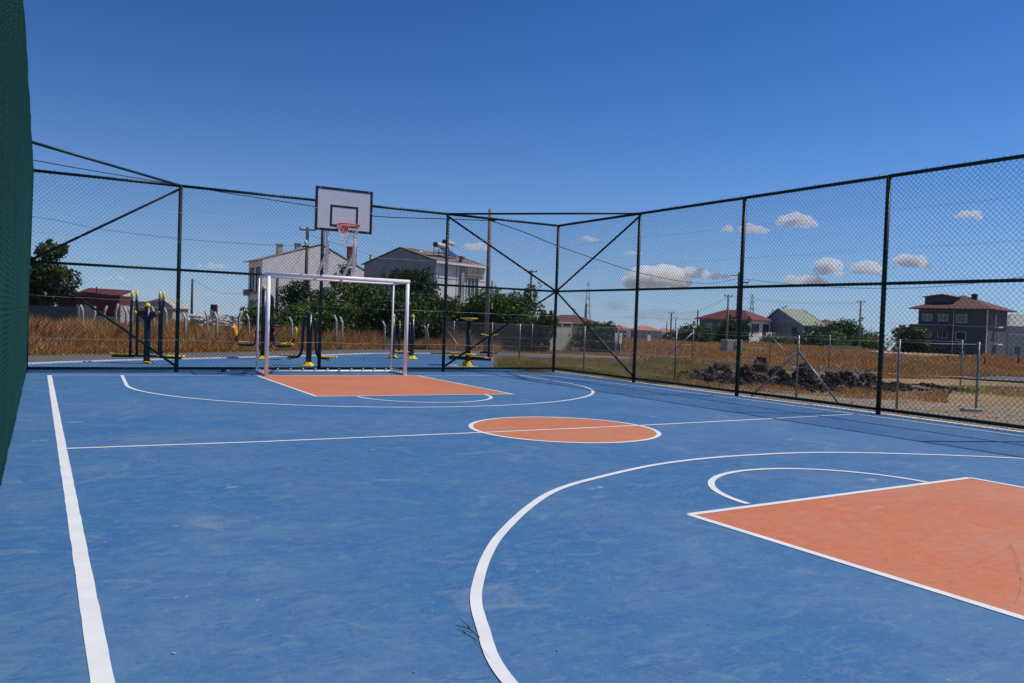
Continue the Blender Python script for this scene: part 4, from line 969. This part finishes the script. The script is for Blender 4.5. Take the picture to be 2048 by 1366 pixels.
# A: white gable house
fr = Frame(522, 76, 32, -.1); w, l = 10.4, 5.0; root = thing('gable_house', fr.p(0, 0, -.1), 'large house with blank white gable wall behind the hoop and goal', 'house')
mb = MB(); gp = [fr.p(0, 0, -.1), fr.p(w, 0, -.1), fr.p(w, 0, 5.45), fr.p(5.6, 0, 7.85), fr.p(0, 0, 6.15)]
mb.prism(gp[::-1], fr.l*l); mb.build('wall', M['plaster'], root)
mb = MB()
for (xa, za), (xb, zb_) in (((-.45, 6.0), (5.6, 7.93)), ((5.6, 7.93), (w+.25, 5.42))):
    mb.prism([fr.p(xa, -.03, za+.02), fr.p(xb, -.03, zb_+.02), fr.p(xb, -.03, zb_+.12), fr.p(xa, -.03, za+.12)][::-1], fr.l*(l+.5))
rf = mb.build('roof', M['greywall'], root)
chimney(fr, 2.0, 1.6, 6.4, 7.75, .5, M['concrete'], root); chimney(fr, 9.4, 2.0, 5.4, 8.05, .75, M['brick'], root); chimney(fr, 4.5, 4, 7.3, 8.15, .5, M['greywall'], root)
for y in (1.3, 3.5):
    for z in (1.2, 4.3): wall_window(fr, root, 'l', y, z, 1.1, 2.3, M['darkm'], 1)
mb = MB(); mb.box(fr.p(-.3, 4.6, 3.1), (.35, .8, .6), (fr.w, fr.l, Z)); mb.build('air_conditioner', M['greywall'], root)
mb = MB(); mb.box(fr.p(-.06, 2.2, 3.05), (.1, 4.0, .25), (fr.w, fr.l, Z)); mb.build('belt_course', M['greywall'], root)
# B: panelled house with solar heater
fr = Frame(866, 60, 53, 0); w, l = 5.9, 7.5; root = thing('panelled_house', fr.p(0, 0, 0), 'pale panelled house with rust roof edge and solar water heater', 'house')
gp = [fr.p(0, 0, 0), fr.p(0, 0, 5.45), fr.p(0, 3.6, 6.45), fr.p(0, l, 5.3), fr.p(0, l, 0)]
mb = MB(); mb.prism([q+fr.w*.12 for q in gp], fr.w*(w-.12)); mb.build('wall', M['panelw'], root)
mb = MB(); mb.prism([q+fr.l*.004 for q in gp], fr.w*.12); mb.build('gable_wall', mat('shaded_panel_grey', (.26, .29, .32), .85, .15, 1.5), root)  # gable faces away from the sun; its shade is put into this darker grey
mb = MB()
for (ya, za), (yb_, zb_) in (((-.35, 5.40), (3.6, 6.5)), ((3.6, 6.5), (l+.3, 5.25))):
    mb.prism([fr.p(-.06, ya, za+.01), fr.p(-.06, yb_, zb_+.01), fr.p(-.06, yb_, zb_+.06), fr.p(-.06, ya, za+.06)], fr.w*(w+.2))
mb.build('roof', mat('worn_roof', (.20, .19, .18), .85, 0, .9, c2=(.13, .04, .03)), root)
mb = MB(); mb.box(fr.p(w/2, -.36, 5.36), (w+.4, .06, .16), (fr.w, fr.l, Z)); mb.build('gutter', M['frame'], root)
mb = MB()
for x in (1.2, 2.45, 3.65, 5.0): mb.box(fr.p(x, -.012, 3.6), (.05, .03, 3.6), (fr.w, fr.l, Z))
for z in (4.25, ): mb.box(fr.p(w/2, -.014, z), (w, .03, .05), (fr.w, fr.l, Z))
for y in (1.6, 3.4, 5.4): mb.box(fr.p(-.012, y, 3.6), (.03, .05, 3.4), (fr.w, fr.l, Z))
mb.box(fr.p(-.014, l/2, 4.4), (.03, l, .05), (fr.w, fr.l, Z)); mb.build('panel_joints', M['greywall'], root)
wall_window(fr, root, 'w', 4.35, 3.75, 1.35, 1.5, M['frame'], 2)
mb = MB(); mb.box(fr.p(4.35, -.13, 4.68), (2.0, .25, .10), (fr.w, fr.l, Z)); mb.build('window_hood', mat('rusty_trim', (.42, .24, .12), .7), root)
wall_window(fr, root, 'l', 2.6, 3.75, 2.6, 1.3, M['darkm'], 2)
mb = MB(); mb.tube([fr.p(3.25, -.07, 5.2), fr.p(3.25, -.07, 2.6)], .055, 8); mb.build('downpipe', mat('rust_pipe', (.42, .12, .03), .7), root)
chimney(fr, 3.0, -.02, 2.6, 5.95, .30, M['greywall'], root); mb = MB(); p = at(841, 517, 62.5); mb.tube([p-Z*.3, p+Z*.35], .13, 8); mb.lathe(p+Z*.35, [(.2, 0), (.2, .06), (.08, .22)], 8); mb.build('roof_vent', M['plaster'], root)
mb = MB(); mb.box(fr.p(2.9, -.7, 2.45), (3.6, 1.5, .16), (fr.w, fr.l, Z)); mb.build('balcony_slab', M['greywall'], root)
hr = thing('solar_heater', fr.p(1.6, 1.3, 5.8), 'roof solar water heater with two white tanks and a tilted panel', 'solar heater')
mb = MB()
for (u, v0, v1, D) in ((868, 494, 520, 61.2), (878, 497, 522, 61.8), (889, 495, 524, 62.6), (911, 513, 527, 63.6)):
    p0, p1 = at(u, v0, D), at(u, v1, D); mb.tube([p0, (p0[0], p0[1], p1[2])], .028, 6)
mb.tube([at(868, 500, 61.2), at(889, 503, 62.6)], .02, 6); mb.tube([at(889, 510, 62.6), at(911, 514, 63.6)], .02, 6)
mb.build('frame', M['darkm'], hr)
mb = MB(); mb.prism([at(877, 495, 61.6), at(895, 498, 63.2), at(915, 513, 63.8), at(900, 513, 62.4)], Z*.06); mb.build('panel', M['solar'], hr)
for (pa, pb, r_) in (((871, 489, 61), (896, 494, 63.4), .19), ((889, 484, 64.5), (906, 488, 66.5), .19)):
    pa, pb = at(*pa), at(*pb); mb = MB(); mb.tube([pa, pb], r_, 14); t_ = mb.build('tank', M['tank'], hr)
    d = (pb-pa)/np.linalg.norm(pb-pa); mb = MB(); mb.tube([pa-d*.05, pa+d*.02], r_+.012, 14); mb.build('end_cap', mat('tank_end', (.10, .05, .04), .6), t_)
def hip_house(name, fr, w, l, zb, ze, zr, wallm, roofm, label, ov=.6, group=None, ridge=None):
    root = thing(name, fr.p(0, 0, zb), label, 'house', group)
    mb = MB(); mb.box(fr.p(w/2, l/2, (zb+ze)/2), (w, l, ze-zb), (fr.w, fr.l, Z)); mb.build('wall', wallm, root)
    x0, x1, y0, y1 = -ov, w+ov, -ov, l+ov; q = min(w, l)/2+ov; mb = MB()
    if w >= l: ra, rb = fr.p(x0+q, l/2, zr), fr.p(x1-q+.01, l/2, zr)
    else: ra, rb = fr.p(w/2, y0+q, zr), fr.p(w/2, y1-q+.01, zr)
    B = [fr.p(x0, y0, ze), fr.p(x1, y0, ze), fr.p(x1, y1, ze), fr.p(x0, y1, ze)]; Tt = [b+Z*.16 for b in B]
    V = B+Tt+[ra, rb]; F = [(3, 2, 1, 0), (0, 1, 5, 4), (1, 2, 6, 5), (2, 3, 7, 6), (3, 0, 4, 7)]
    if w >= l: F += [(4, 5, 9, 8), (5, 6, 9), (6, 7, 8, 9), (7, 4, 8)]
    else: F += [(4, 5, 8), (5, 6, 9, 8), (6, 7, 9), (7, 4, 8, 9)]
    mb.add(V, F); mb.build('roof', roofm, root); return root
# C: low maroon roofed house behind the gate
fr = Frame(1092, 92, 12); r = hip_house('low_house', fr, 6.6, 5.0, fr.z0, .95, 2.15, M['greywall'], M['rtile2'], 'low house with dull maroon roof behind the cream gate')
wall_window(fr, r, 'w', 4.6, .1, 1.0, .9)
# far pink roofed housing
GP = 'far apartment blocks with pink roofs'
for i, (u, D, w, zt, ze, lb) in enumerate([(1207, 300, 10.5, .85, -.5, 'far pale block with pink roof, leftmost of the row beside the maroon house'), (1268, 300, 10, .9, -.8, 'far grey block with pink roof right behind the braced fence post'), (1316, 330, 8.5, .2, -1.6, 'far low block with pink roof between the braced post and the far poles'), (1352, 340, 7, -.2, -2.0, 'far low block with pink roof left of the rounded green tree')]):
    fr = Frame(u, D, 5); r = hip_house('apartment_block', fr, w, 8, fr.z0-.5, ze, zt+.2, M['plasterg'] if i % 2 else M['plaster'], M['pink'], lb, .4, GP)
    for k in range(4 if i < 2 else 2):
        for z in (-1.6, -3.0): wall_window(fr, r, 'w', 1.3+k*2.3, z, 1.1, .9)
# D: red hip roof
fr = Frame(1499, 150, 40); r = hip_house('red_roof_house', fr, 6.8, 11.2, fr.z0, 2.75, 4.75, mat('shaded_grey_render', (.12, .13, .15), .8, .1, 2), M['rtile'], 'two storey house with dark red hipped roof, white front and lit bay windows', .7)  # grey walls, with the shade on the left side darkened into their colour
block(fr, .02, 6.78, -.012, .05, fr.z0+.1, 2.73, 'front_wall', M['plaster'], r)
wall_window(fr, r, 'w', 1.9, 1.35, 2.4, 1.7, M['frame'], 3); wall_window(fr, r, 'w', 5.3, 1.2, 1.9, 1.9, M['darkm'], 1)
for y in (2.5, 6, 9): wall_window(fr, r, 'l', y, 1.3, 1.5, 1.3, M['frame'], 1)
for x, y in ((1.9, 0), (5.3, 0)): wall_window(fr, r, 'w', x, -1.7, 1.4, 1.4, M['frame'], 1)
block(fr, 3.7, 7.0, -1.2, -.01, -.35, -.15, 'balcony', M['plaster'], r); block(fr, 3.75, 6.95, -1.18, -1.12, -.14, .75, 'railing', M['frame'], r)
# E: green roof gable
fr = Frame(1604, 150, 33); w, l = 6.6, 8.4; r = thing('green_roof_house', fr.p(0, 0, fr.z0), 'slate house with pale green pitched roof edged white', 'house')
gp = [fr.p(0, 0, fr.z0), fr.p(0, 0, 2.3), fr.p(0, 5.2, 5.1), fr.p(0, l, 2.9), fr.p(0, l, fr.z0)]
mb = MB(); mb.prism(gp, fr.w*w); mb.build('wall', M['purplel'], r)
mb = MB()
for (ya, za), (yb_, zb_) in (((-.5, 2.1), (5.2, 5.15)), ((5.2, 5.15), (l+.5, 2.65))):
    mb.prism([fr.p(-.3, ya, za), fr.p(-.3, yb_, zb_), fr.p(-.3, yb_, zb_+.14), fr.p(-.3, ya, za+.14)], fr.w*(w+.6))
rf = mb.build('roof', M['groof'], r)
mb = MB()
for xx in (-.36, w+.31): mb.prism([fr.p(xx, -.55, 2.12), fr.p(xx, 5.2, 5.2), fr.p(xx, 5.2, 5.42), fr.p(xx, -.55, 2.34)], fr.w*.06)
mb.build('verge_board', M['frame'], rf)
wall_window(fr, r, 'l', 1.6, 1.0, 1.0, 1.5, M['darkm'], 1); wall_window(fr, r, 'w', 1.5, 1.1, 1.2, 1.5, M['darkm'], 1); wall_window(fr, r, 'w', 5.2, .9, 1.4, 1.9, M['darkm'], 1)
block(fr, 4.4, 7.2, -1.1, -.01, -.4, .3, 'balcony', M['plaster'], r)
mb = MB()
for x in (4.7, 6.9): mb.tube([fr.p(x, -.9, fr.z0), fr.p(x, -.9, -.4)], .12, 8)
mb.build('balcony_post', M['plaster'], r)
# F: dark roof behind
fr = Frame(1648, 185, 20); hip_house('brown_roof_house', fr, 6.5, 6, fr.z0, 2.3, 4.0, M['purple'], M['rtile2'], 'dark brown roofed house mostly hidden behind the green roofed one')
# G: three storey slate house
fr = Frame(1975, 145, 45); w, l = 12.4, 11.6; zb = fr.z0-.2; ze = 6.05
r = hip_house('three_storey_house', fr, w, l, zb, ze, 8.9, M['purple'], M['rtile2'], 'three storey slate coloured house with hipped red roof and penthouse', 1.35)
block(fr, -.02, .14, -.03, .12, zb+.1, ze-.02, 'corner_strip', M['frame'], r)
for z in (4.4, 1.3):
    wall_window(fr, r, 'w', 5.2, z, 1.4, 2.0, M['darkm'], 1)
    block(fr, 4.0, 6.6, -.9, -.02, z-1.45, z-1.25, 'balcony', M['plaster'], r)
    wall_window(fr, r, 'l', 4.2, z, 1.7, 1.4, M['frame'], 0)
    wall_window(fr, r, 'l', 7.3, z+.1, 1.6, 1.2, M['frame'], 1); wall_window(fr, r, 'l', 10, z+.1, 1.6, 1.2, M['frame'], 1)
wall_window(fr, r, 'l', 4.2, -1.6, 1.7, 1.5, M['purplel'], 1); wall_window(fr, r, 'l', 8.5, -1.6, 2.0, 1.3, M['darkm'], 1)
block(fr, -1.3, -.02, 6.0, 12.6, 3.0, 3.15, 'balcony', M['purple'], r); block(fr, -1.35, -1.2, 6.0, 12.6, 1.9, 3.2, 'balcony_wall', M['purple'], r); block(fr, -1.35, -1.2, 6.0, 12.6, -1.3, .0, 'balcony_wall', M['purple'], r)
block(fr, -1.3, -.02, 6.0, 12.6, -1.25, -1.1, 'balcony', M['purple'], r)
mb = MB(); mb.tube([fr.p(-.12, 5.5, ze), fr.p(-.12, 5.5, zb)], .07, 8); mb.build('downpipe', M['frame'], r)
ph_ = block(fr, 1.8, 7, 6.0, 11.2, 6.4, 8.35, 'penthouse', M['purple'], r)
mb = MB(); mb.prism([fr.p(1.4, 5.6, 8.37), fr.p(1.4, 11.9, 8.37), fr.p(1.4, 8.2, 8.95)], fr.w*6.0); mb.build('penthouse_roof', M['rtile2'], r)
chimney(fr, 4.8, 3.6, 6.8, 9.0, .85, M['darkm'], r)
# H: pale house at the edge
fr = Frame(2018, 175, 10); r = hip_house('pale_house', fr, 14, 10, fr.z0-.3, 3.6, 6.6, M['plasterg'], M['greywall'], 'pale grey house cut by the right edge behind the slate house', .5)
wall_window(fr, r, 'w', 2.4, -1.4, 1.0, 1.4, M['darkm'], 0); wall_window(fr, r, 'w', 8, 1.5, 1.4, 1.3)
block(fr, -.03, 14.03, -.05, .0, 1.9, 2.05, 'belt_course', M['frame'], r)

# ------------------------------------------------------------------ things in the fields
def low_wall(name, u0, u1, v, D, zt, zb, m, label, cat, th=.15):
    a = at(u0, v, D); b = at(u1, v, D); d = (b-a); d[2] = 0; L = np.linalg.norm(d); d /= L; n = np.cross(Z, d)
    mb = MB(); mb.box(((a+b)/2)[:2].tolist()+[(zt+zb)/2], (L, th, zt-zb), (d, n, Z)); tag(mb.build(name, m, at0=[a[0], a[1], zb]), label, cat)
low_wall('panel_fence', 20, 158, 620, 34, 1.22, -.03, mat('greenish_panel', (.10, .125, .11), .8, .35, 2), 'weathered grey green panel fence below the tree at the far left', 'fence')
low_wall('low_wall', 1648, 1722, 697, 62, .22, -.5, M['concrete'], 'low pale concrete wall in the field right of the green roofed house', 'wall')
low_wall('field_wall', 1236, 1300, 676, 120, -.6, -2.4, M['greywall'], 'far grey wall in the field behind the white sheets', 'wall')
# maroon shed
fr = Frame(152, 40, 8, 0); r = thing('maroon_shed', fr.p(0, 0, 0), 'shed of maroon corrugated sheets with sagging roof, right of the left tree', 'shed')
mb = MB(); mb.prism([fr.p(0, 0, 0), fr.p(2.05, 0, 0), fr.p(2.05, 0, 1.35), fr.p(0, 0, 1.35)][::-1], fr.l*2); mb.build('wall', M['greywall'], r)
mb = MB(); mb.box(fr.p(1.03, .9, 1.58), (2.0, 1.85, .5), (fr.w, fr.l, Z)); mb.build('sheet_stack', M['maroon'], r)
for k in range(9):
    z = .85+k*.105; x0 = 1.0 if k < 5 else .02; mb = MB(); mb.box(fr.p((x0+2.02)/2, -.03, z), (2.02-x0, .05, .112), (fr.w, fr.l, Z)); mb.tube([fr.p(x0, -.07, z), fr.p(2.02, -.07, z-.01)], .034, 6); mb.build('sheet_rib', M['maroon'], r)
mb = MB(); mb.prism([fr.p(-.15, -.12, 1.75), fr.p(.5, -.12, 1.88), fr.p(2.06, -.12, 1.72), fr.p(2.06, -.12, 1.80), fr.p(.4, -.12, 1.98), fr.p(-.15, -.12, 1.84)], fr.l*2.1)
mb.prism([fr.p(-.1, -.1, 1.8), fr.p(2.05, -.1, 1.8), fr.p(2.05, 1.9, 2.1), fr.p(-.1, 1.9, 2.15)], Z*.05); mb.build('roof', M['maroon'], r)
mb = MB(); mb.prism([fr.p(-1.0, .4, 0), fr.p(0, .4, 0), fr.p(0, .4, 1.75), fr.p(-1.0, .4, 1.75)][::-1], fr.l*1.5); mb.build('side_wall', mat('dark_maroon', (.035, .010, .012), .8), r)
mb = MB(); mb.tube([fr.p(.75, .5, 1.9), fr.p(.75, .5, 2.25)], .03, 6); mb.build('pipe', M['darkm'], r)
# grey barn
fr = Frame(234, 62, 0, 0); r = thing('grey_barn', fr.p(0, 0, 0), 'low grey barn with buckled pale roof behind the ski walker', 'shed')
mb = MB(); mb.box(fr.p(2.1, 1.5, .65), (4.2, 3, 1.3), (fr.w, fr.l, Z)); mb.build('wall', M['greywall'], r)
mb = MB(); mb.prism([fr.p(-.2, -.3, 1.32), fr.p(4.4, -.3, 1.32), fr.p(4.2, -.3, 1.55), fr.p(3.4, -.3, 2.05), fr.p(2.4, -.3, 1.75), fr.p(.8, -.3, 1.72), fr.p(-.2, -.3, 1.8)][::-1], fr.l*3.4); mb.build('roof', mat('asbestos_roof', (.33, .32, .30), .9, .25, 2), r)
# white debris heap
rr = random.Random(21); mb = MB()
for (u, v, s, n) in ((398, 634, 10, 60), (408, 644, 12, 60), (440, 638, 16, 45), (462, 640, 16, 40), (488, 643, 9, 25)):
    for k in range(n):
        p = at(u+rr.gauss(0, s), v+rr.uniform(-8, 12)*(s/16), 34.5+rr.gauss(0, .5)); chunk(mb, p, rr.uniform(.03, .11), rr, (1.5, 1, .7))
for k in range(10):
    p = at(rr.uniform(390, 470), rr.uniform(632, 648), 34); q = p+e_r*rr.uniform(-.5, .5)+Z*rr.uniform(-.35, .35); mb.tube([p, q], .018, 4)
b0 = at(420, 640, 34.5); mb.box((*b0[:2], .3), (2.2, 1.2, .7), (e_r, e_f, Z))
tag(mb.build('debris_heap', mat('white_debris', (.48, .46, .42), .9, .4, 3), at0=(b0[0], b0[1], 0)), 'heap of whitish building debris and sticks in the dry grass', 'debris', kind='stuff')
p = at(428, 620, 36); mb = MB(); mb.box(p, (.30, .12, .5), (e_r, e_f, Z), bev=.02); mb.box(p-Z*.9, (.3, .1, 1.3), (e_r, e_f, Z)); tag(mb.build('scrap_panel', mat('rust_brown', (.12, .055, .04), .8), at0=(p[0], p[1], 0)), 'rusty brown panel standing in the white debris heap', 'panel')
# cream gate
a = at(1105, 697, 36); fr = Frame(1103, 36, 38, -.03); r = thing('metal_gate', fr.p(0, 0, -.03), 'cream painted metal gate with an open frame above, left of the dark bush', 'gate')
mb = MB(); mb.box(fr.p(.62, 0, .55), (1.1, .04, 1.0), (fr.w, fr.l, Z)); mb.build('panel', M['cream'], r)
mb = MB(); mb.box(fr.p(-.02, .0, .45), (.14, .12, .95), (fr.w, fr.l, Z))
for x in (.12, .62, 1.2): mb.box(fr.p(x, 0, .62), (.05, .06, 1.35), (fr.w, fr.l, Z))
mb.box(fr.p(.64, 0, 1.27), (1.24, .06, .06), (fr.w, fr.l, Z)); mb.build('frame', M['cream'], r)
# white sheets on the field fence
for i, (u0, u1, v0, v1, D, lb) in enumerate(((1229, 1236, 666, 687, 34, 'narrow white sheet hung on the wire fence, left one of a close pair'), (1238, 1245, 666, 687, 34, 'narrow white sheet hung on the wire fence, right one of a close pair'), (1294, 1302, 670, 682, 45, 'small white sheet in the dry field left of the slanting brace'))):
    a = at(u0, v1, D); b = at(u1, v0, D); c = (a+b)/2; w = (u1-u0)*D/FOC; h = abs(b[2]-a[2]); mb = MB(); sa = (e_r*.8+e_f*.6, e_f*.8-e_r*.6, Z); mb.box(c, (w*1.15, .02, h), sa, bev=.004)
    mb.tube([c+e_f*.02-Z*(c[2]+.03), c+e_f*.02+Z*h*.5], .018, 6)
    tag(mb.build('white_sheet', M['kerb'], at0=(c[0], c[1], -.03)), lb, 'sheet')
# electrical cabinet
fr = Frame(1458, 40, 26, -.05); r = thing('utility_cabinet', fr.p(0, 0, -.05), 'pale greenish grey utility cabinet in the dry field at the foot of the brown pole', 'cabinet')
mb = MB(); mb.box(fr.p(.48, .3, .33), (.98, .5, .74), (fr.w, fr.l, Z), bev=.015); mb.build('body', mat('cabinet_paint', (.34, .35, .29), .6, .1, 4), r)
mb = MB(); mb.box(fr.p(.48, .04, .33), (.02, .02, .66), (fr.w, fr.l, Z)); mb.box(fr.p(.55, .03, .36), (.03, .03, .12), (fr.w, fr.l, Z)); mb.build('door_seam', M['darkm'], r)
# pale wrapped bundle
fr = Frame(1733, 46, 0, -.2); r = thing('wrapped_bundle', fr.p(0, 0, -.2), 'long low pale wrapped bundle lying in the field left of the slate house', 'bundle')
mb = MB(); P = [fr.p(x, 0, z) for x, z in ((0, .19), (.8, .16), (1.7, .08), (2.3, .0), (2.8, -.1))]; mb.tube(P, [.06, .11, .15, .22, .16], 12); mb.build('body', mat('pale_wrap', (.42, .41, .40), .7, .35, 5, bump=.5), r)
mb = MB(); mb.lathe(fr.p(2.15, .8, .1), [(.12, 0), (.19, .12), (.20, .28), (.12, .38)], 10); tag(mb.build('clay_pot', mat('clay', (.40, .17, .06), .8), at0=fr.p(2.15, .8, .1)), 'orange brown round pot behind the pale wrapped bundle', 'pot')
# dark posts near the right road
for i, (u, v0, v1, D) in enumerate(((1895, 712, 742, 40), (1969, 716, 750, 37), (2036, 710, 750, 36), (2022, 706, 718, 60))):
    t = at(u, v0, D); b = at(u, v1, D); zz = min(b[2], -.02); mb = MB(); mb.tube([(b[0], b[1], zz), (b[0], b[1], t[2])], .045, 8); mb.tube([(b[0], b[1], t[2]), (b[0], b[1], t[2]+.03)], .055, 8)
    tag(mb.build('dark_post', M['darkm'], at0=(b[0], b[1], zz)), ['dark post at the grass edge below the slate house, leftmost of the dark posts', 'dark post beside the dry bush, second of the dark posts from the left', 'dark post at the road edge, nearest the right side of the photo', 'short dark post before the pale grey house'][i], 'post', 'dark posts beside the road on the right')

# ------------------------------------------------------------------ clouds
def cloud_material():
    m = bpy.data.materials.new('cloud'); m.use_nodes = True; nt = m.node_tree; N = nt.nodes; Lk = nt.links; N.clear()
    o = N.new('ShaderNodeOutputMaterial'); v = N.new('ShaderNodeVolumePrincipled')
    v.inputs['Color'].default_value = (1, 1, 1, 1); v.inputs['Anisotropy'].default_value = 0
    tc = N.new('ShaderNodeTexCoord'); n = N.new('ShaderNodeTexNoise'); n.inputs['Scale'].default_value = .02; n.inputs['Detail'].default_value = 4
    v.inputs['Density'].default_value = .05
    Lk.new(v.outputs[0], o.inputs['Volume'])
    return m
def cloud_surface():
    m = bpy.data.materials.new('cloud_vapour'); m.use_nodes = True; nt = m.node_tree; N = nt.nodes; Lk = nt.links; N.clear()
    o = N.new('ShaderNodeOutputMaterial'); d = N.new('ShaderNodeBsdfDiffuse'); d.inputs['Color'].default_value = (.80, .78, .79, 1)
    tl = N.new('ShaderNodeBsdfTranslucent'); tl.inputs['Color'].default_value = (.8, .8, .82, 1); m1 = N.new('ShaderNodeMixShader'); m1.inputs[0].default_value = .35
    Lk.new(d.outputs[0], m1.inputs[1]); Lk.new(tl.outputs[0], m1.inputs[2])
    t = N.new('ShaderNodeBsdfTransparent'); lw = N.new('ShaderNodeLayerWeight'); lw.inputs['Blend'].default_value = .5
    tc = N.new('ShaderNodeTexCoord'); n = N.new('ShaderNodeTexNoise'); n.inputs['Scale'].default_value = .035; n.inputs['Detail'].default_value = 7; n.inputs['Roughness'].default_value = .65
    Lk.new(tc.outputs['Object'], n.inputs['Vector'])
    # opacity: 1-facing (1 in the middle, 0 at the rim) raised by noise
    s = N.new('ShaderNodeMath'); s.operation = 'SUBTRACT'; s.inputs[0].default_value = 1; Lk.new(lw.outputs['Facing'], s.inputs[1])
    a = N.new('ShaderNodeMath'); a.operation = 'MULTIPLY_ADD'; a.inputs[1].default_value = 1.5; a.inputs[2].default_value = -.95; Lk.new(n.outputs['Fac'], a.inputs[0])
    b = N.new('ShaderNodeMath'); b.operation = 'ADD'; Lk.new(s.outputs[0], b.inputs[0]); Lk.new(a.outputs[0], b.inputs[1])
    r = N.new('ShaderNodeMapRange'); r.inputs['From Min'].default_value = .15; r.inputs['From Max'].default_value = .95; r.inputs['To Max'].default_value = .75; Lk.new(b.outputs[0], r.inputs['Value'])
    mx = N.new('ShaderNodeMixShader'); Lk.new(r.outputs[0], mx.inputs[0]); Lk.new(t.outputs[0], mx.inputs[1]); Lk.new(m1.outputs[0], mx.inputs[2])
    Lk.new(mx.outputs[0], o.inputs['Surface']); return m
CM = cloud_material(); scene.cycles.volume_bounces = 10; scene.cycles.max_bounces = 14
def uv_sphere(c, r, rg, n=14, m=10):
    V = []; F = []; ph = rg.uniform(0, 6.28, 8)
    for i in range(m+1):
        th = math.pi*i/m
        for k in range(n):
            a = 2*math.pi*k/n; d = np.array([math.sin(th)*math.cos(a), math.sin(th)*math.sin(a), math.cos(th)])
            q = 1+.13*math.sin(3*d[0]*2+ph[0])*math.sin(4*d[2]+ph[1])+.10*math.sin(6*d[1]+ph[2])
            V.append(np.array(c)+d*np.array(r)*q)
    for i in range(m):
        for k in range(n): j = (k+1) % n; F.append((i*n+k, (i+1)*n+k, (i+1)*n+j, i*n+j))
    return V, F
CT = cloud_material(); CT.node_tree.nodes['Principled Volume'].inputs['Density'].default_value = .005
def cloud(u, v, w, h, seed, label, dense=1.0):
    D = 2600; rg = np.random.default_rng(seed); s = D/FOC; mb = MB(); c0 = at(u, v, D)
    n = max(7, int(w/6*dense)+6)
    for k in range(n):
        t = rg.uniform(-1, 1); env = (1-t*t)**.5; rad = h*.5*env*rg.uniform(.35, .62)+h*.07
        zz = -h*.34+rad*.55+rg.uniform(0, 1)*max(0, h*.80*env-rad*1.2)
        c = c0+e_r*t*w*.46*s+Z*zz*s+e_f*rg.uniform(-.3, .3)*w*s*.5
        V, F = uv_sphere(c, (rad*s*1.5, rad*s*1.5, rad*s*.85), rg); mb.add(V, F, True)
    o = mb.build('cloud', CT if v > 560 or w > 110 and h < 40 else CM, at0=c0); tag(o, label, 'cloud', 'small white clouds low over the field')
cl = [(1490, 456, 95, 26, 'thin slanting cloud left of the second right post'), (1592, 442, 84, 34, 'bright puffed cloud right of the second right post near its top'), (1940, 430, 58, 22, 'small lone cloud near the upper right corner'),
      (1313, 556, 125, 62, 'largest white cloud, above the middle rail beside the first right post'), (1388, 547, 85, 28, 'flat cloud joined to the right of the largest one'), (1440, 553, 40, 20, 'small cloud before the thick brown pole'), (1265, 505, 42, 12, 'small faint cloud left of the first right post'),
      (1660, 535, 44, 48, 'upright cloud midway between the two nearest right posts'), (1608, 558, 90, 28, 'wide cloud just over the rail between the two nearest right posts'), (1735, 537, 60, 34, 'cloud touching the left side of the nearest right post'), (1820, 525, 76, 38, 'rounded cloud right of the nearest right post'),
      (955, 494, 62, 20, 'flat cloud left of the thick concrete pole'), (425, 532, 70, 14, 'thin cloud over the ski walker, above the middle rail'), (235, 558, 50, 12, 'very faint cloud above the maroon shed'),
      (1100, 562, 90, 28, 'pale cloud behind the braces at the far right corner'), (1200, 608, 120, 30, 'pale low cloud around the lattice tower'), (1330, 632, 170, 34, 'broad pale cloud low above the pink roofs'), (1590, 585, 46, 14, 'wisp under the rail above the green roofed house'), (1180, 477, 34, 16, 'tiny wisp in the braced corner bay'), (1110, 612, 80, 26, 'pale low cloud over the maroon roofed house')]
for i, (u, v, w, h, lb) in enumerate(cl): cloud(u, v, w, h, 300+i, lb)
print('objects', len(bpy.data.objects), 'verts', sum(len(m.vertices) for m in bpy.data.meshes))
for o in bpy.data.objects:
    if 'label' in o.keys() and not 4 <= len(o['label'].split()) <= 16: print('LABEL', o.name, len(o['label'].split()), o['label'])
